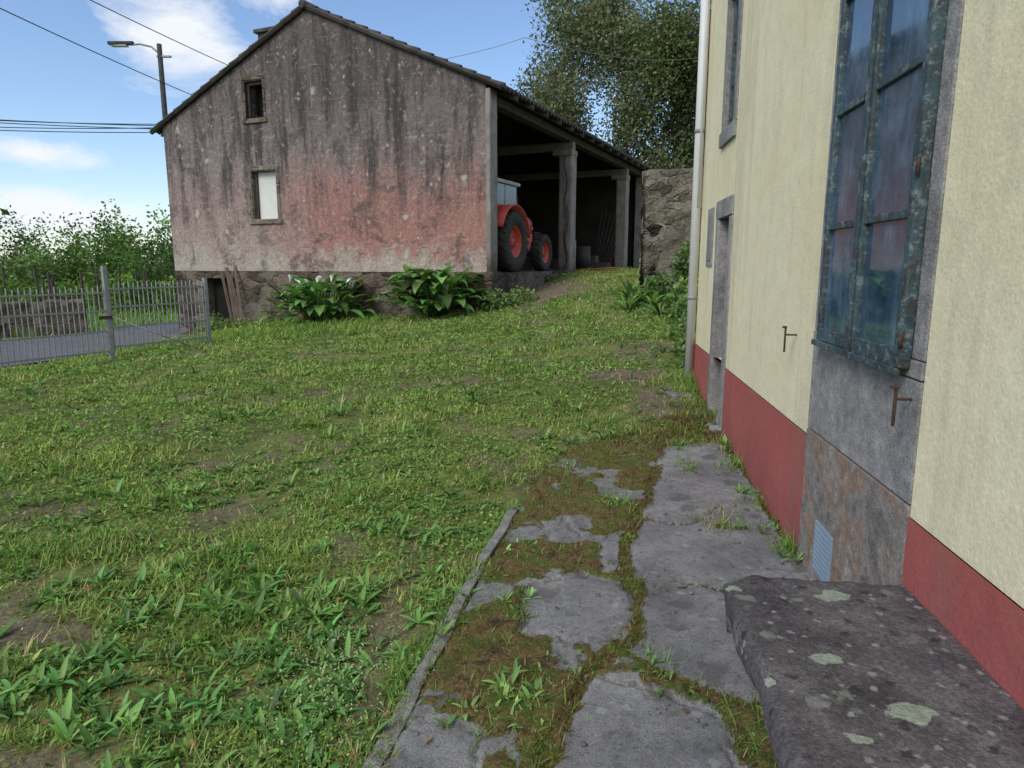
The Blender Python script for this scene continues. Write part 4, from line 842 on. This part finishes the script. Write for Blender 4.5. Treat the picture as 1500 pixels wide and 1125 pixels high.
# ------------------------------------------------------------ field beyond, trees
n=20000; x=rng.uniform(-45,-12,n); y=rng.uniform(14,48,n); ok=(road_d(x,y)>2.8)&(x/y>-1.2); x,y=x[ok],y[ok]; n=len(x); acc=Acc()
acc.add(ribbons(np.stack([x,y,TZf(x,y)],1),rng.uniform(0,6.28,n),rng.uniform(.15,.6,n),rng.uniform(.03,.07,n),rng.uniform(.8,1.5,n),rng.uniform(.2,1.2,n),2,pgrass,jit((.22,.38,.09),n))); acc.make('field_grass',M['grass'])
def crown(P,acc,n,R3,size,c_,seed):
    nc=26
    cc=rng.normal(size=(nc,3)); cc/=np.linalg.norm(cc,axis=1)[:,None]; cc*=rng.uniform(.3,1,(nc,1))**.6
    idx=rng.integers(0,nc,n); off=rng.normal(0,.2,(n,3)); Q=cc[idx]+off
    br=(.55+.85*rng.random(nc))[idx]*(.75+.35*np.clip(Q[:,2],-1,1))
    acc.add(leafq(np.array(P)+Q*np.array(R3),size*rng.uniform(.6,1.4,n),jit(c_,n,.18)*br[:,None],.2))
acc=Acc()
for i in range(50):
    th=-44+i*.66+random.uniform(-.5,.5); d_=random.uniform(42,60); x0=d_*math.tan(R(th)); h_=random.uniform(3.0,6.0)*(1.1 if th<-38 else 1)*d_/50
    crown((x0,d_,-.6+h_*.45),acc,1100,(random.uniform(1.8,3.2),2.2,h_*.5),.28,random.choice([(.12,.21,.065),(.16,.26,.08),(.09,.155,.06),(.17,.26,.1)]),i)
for i in range(20):
    th=-43+i*1.4; d_=random.uniform(30,36); x0=d_*math.tan(R(th)); h_=random.uniform(.8,2.0)
    crown((x0,d_,-.6+h_*.5),acc,500,(1.3,1.5,h_*.6),.2,random.choice([(.12,.2,.05),(.16,.26,.06)]),i)
acc.make('distant_trees',M['treeleaf'])
acc=Acc()
for i in range(40):
    th=R(35+i*7.3); d_=random.uniform(60,80); h_=random.uniform(6,10); crown((d_*math.sin(th),d_*math.cos(th),h_*.45),acc,500,(5,5,h_*.6),.8,(.10,.18,.05),i)
acc.make('surrounding_trees',M['treeleaf'])
def branches(p,d,L,r,depth,segs,tips,rnd,spread=.55):
    p=Vector(p); d=Vector(d).normalized(); n_=3; r1=r*.62
    for k in range(n_):
        d2=(d+Vector((rnd.gauss(0,.12),rnd.gauss(0,.12),rnd.gauss(0,.06)))).normalized(); q=p+d2*L/n_
        segs.append((p,q,r+(r1-r)*k/n_,r+(r1-r)*(k+1)/n_)); p=q; d=d2
        if depth<=3: tips.append((tuple(p),depth))
    if depth==0: return
    for k in range(rnd.choice([2,3,3]) ):
        ax=Vector((rnd.gauss(0,1),rnd.gauss(0,1),rnd.gauss(0,.6))).normalized(); d3=(d+ax*spread*rnd.uniform(.7,1.5)).normalized()
        branches(p,d3,L*rnd.uniform(.62,.85),r1*.8,depth-1,segs,tips,rnd,spread)
def outside_barn(P,loc):
    u,v=buv(P[:,0]+loc[0],P[:,1]+loc[1]); z=P[:,2]+loc[2]
    return ~((u>-1.0)&(u<11)&(v<16.3)&(v>-1)&(z<7.9-.45*np.abs(u-4.85)+.35))
def tree(name,loc,trunkL,r,depth,seed,leaf_n,size,c_,lean=(0,0,1),spread=.6,sig=.45,extra=(),rad=4.5):
    e=empty(name,loc); rnd=random.Random(seed); segs=[];tips=[]
    branches((0,0,-.3),lean,trunkL,r,depth,segs,tips,rnd,spread)
    for (p0,d0,L0,r0) in extra: branches(p0,d0,L0,r0,3,segs,tips,rnd,spread)
    V=[];F=[]
    segs=[s for s in segs if math.hypot(s[1].x,s[1].y)<rad*.97 and outside_barn(np.array([tuple(s[1])]),loc)[0]]
    for (a_,b_,r0,r1) in segs:
        z_=(b_-a_).normalized(); t_=z_.orthogonal().normalized(); u_=z_.cross(t_); b0=len(V)
        for (pp,rr_) in ((a_,r0),(b_,r1)):
            for k in range(6): th=k*math.pi/3; V.append(tuple(pp+(t_*math.cos(th)+u_*math.sin(th))*max(rr_,.012)))
        for k in range(6): F.append([b0+k,b0+(k+1)%6,b0+6+(k+1)%6,b0+6+k])
    mk('trunk_and_limbs',V,np.array(F),M['bark'],parent=e,smooth=True)
    tp=np.array([t[0] for t in tips]); tp=tp[np.hypot(tp[:,0],tp[:,1])<rad]; br=.55+.9*rng.random(len(tp)); idx=rng.integers(0,len(tp),leaf_n)
    P=tp[idx]+rng.normal(0,sig,(leaf_n,3)); k=outside_barn(P,loc)&(np.hypot(P[:,0],P[:,1])<rad*(1.0+.35*(fbm(P[:,2]*1.3,np.arctan2(P[:,1],P[:,0])*2,seed)-.5)))
    P=P[k]; idx=idx[k]; n_=len(P)
    acc=Acc(); acc.add(leafq(P,size*rng.uniform(.6,1.4,n_),jit(c_,n_,.2)*br[idx][:,None],.2)); acc.make('foliage',M['treeleaf'],e); return e
side=[((0,0,3.0),(1,.1,.45),2.6,.14),((0,0,3.4),(-1,-.2,.5),2.6,.14),((0,0,3.8),(.3,-1,.5),2.4,.12),((0,0,4.2),(-.7,.5,.6),2.4,.12),((0,0,4.4),(.8,-.4,.7),2.4,.12),((0,0,5.2),(.1,.2,1),2.8,.12),((0,0,5.0),(-.5,-.1,1),2.8,.12),((0,0,5.0),(.5,-.1,1),2.8,.12)]
tree('large_tree',(5.0,37,1.3),4.6,.34,6,5,50000,.18,(.17,.195,.11),(-.02,0,1),.8,.5,side,4.7)
tree('large_tree',(9.3,34.5,1.3),4.2,.32,6,12,46000,.18,(.13,.165,.075),(0,0,1),.85,.5,side,4.3)
tree('large_tree',(13,37,1.3),3.2,.28,5,21,18000,.19,(.12,.16,.065),(-.1,0,1),.8,.5,(),4.5)
vp=[];rnd=random.Random(5)
for i in range(22):
    th=R(rnd.uniform(-39,-24)); d_=rnd.uniform(22,34); x0=d_*math.tan(th)
    if road_d(np.array(x0),np.array(d_))<3: continue
    vp.append([(x0,d_,-.7),(x0+rnd.uniform(-.1,.1),d_,rnd.uniform(1.0,1.6))])
tube('vineyard_posts',vp,.05,M['oldwood'])
# ------------------------------------------------------------ world & light
w=bpy.data.worlds.new('World'); sc.world=w; w.use_nodes=True; nt=w.node_tree; nt.nodes.clear(); g=NB(nt)
out=g.n('ShaderNodeOutputWorld'); bg=g.n('ShaderNodeBackground'); bg.inputs[1].default_value=.15; g.l(bg.outputs[0],out.inputs[0])
sun_az,sun_el=R(222),R(42)
sky=g.n('ShaderNodeTexSky',sky_type='NISHITA'); sky.sun_disc=False; sky.sun_elevation=sun_el; sky.sun_rotation=sun_az; sky.air_density=1.0; sky.dust_density=.3; sky.ozone_density=2.5
tc=g.n('ShaderNodeTexCoord').outputs['Generated']
def blob(cx,cy,cz,rx,rz):
    q=g.n('ShaderNodeVectorMath',operation='SUBTRACT'); g.l(tc,q.inputs[0]); q.inputs[1].default_value=(cx,cy,cz)
    q2=g.n('ShaderNodeVectorMath',operation='MULTIPLY'); g.l(q.outputs[0],q2.inputs[0]); q2.inputs[1].default_value=(1/rx,1/rx,1/rz)
    q3=g.n('ShaderNodeVectorMath',operation='LENGTH'); g.l(q2.outputs[0],q3.inputs[0])
    return g.ramp(q3.outputs['Value'],[(0,1.),(1,0.)])
mp=g.n('ShaderNodeMapping'); mp.inputs['Scale'].default_value=(1,1,2.2); g.l(tc,mp.inputs[0])
nz=g.noise(mp.outputs[0],8,5,.66,.3); nz2=g.noise(mp.outputs[0],2.2,5,.6)
bl=g.math('MAXIMUM',blob(-.385,.85,.27,.12,.14),g.math('MAXIMUM',blob(-.55,.84,.06,.18,.045),g.math('MULTIPLY',blob(-.55,.82,.125,.10,.028),.75)))
bl=g.math('MAXIMUM',bl,g.math('MULTIPLY',blob(-.30,.88,.33,.11,.07),.85))
cm=g.ramp(g.math('ADD',g.math('MULTIPLY',bl,.62),g.math('MULTIPLY',nz,.78)),[(.57,0.),(.85,.95)])
sep=g.xyz(tc); gen=g.ramp(g.math('SUBTRACT',nz2,g.math('MULTIPLY',sep[1],.3)),[(.44,0.),(.62,.9)])  # extra clouds, mostly unseen behind the camera, added to raise the ambient light
hz_=g.ramp(g.math('ABSOLUTE',sep[2]),[(0,.4),(.10,.0)])
cm=g.math('MAXIMUM',cm,g.math('MAXIMUM',gen,hz_))
skc=g.mix(1.0,sky.outputs[0],(1.12,1.14,1.2),'MULTIPLY')
c=g.mix(cm,skc,(6.3,6.5,6.8)); g.l(c,bg.inputs[0])
sl=bpy.data.lights.new('sun','SUN'); sl.energy=2.0; sl.angle=R(25); sl.color=(1,.96,.9)
so=bpy.data.objects.new('sun',sl); sc.collection.objects.link(so)
d=Vector((math.sin(sun_az)*math.cos(sun_el),math.cos(sun_az)*math.cos(sun_el),math.sin(sun_el))); so.rotation_euler=d.to_track_quat('Z','Y').to_euler()
sc.view_settings.view_transform='Standard'; sc.view_settings.look='None'; sc.view_settings.exposure=0
cam=bpy.data.cameras.new('camera'); co=bpy.data.objects.new('camera',cam); sc.collection.objects.link(co)
co.location=(0,0,1.6); co.rotation_euler=(R(80),0,0); cam.lens=24; cam.sensor_width=36; cam.clip_end=3000; cam.clip_start=.05
sc.camera=co
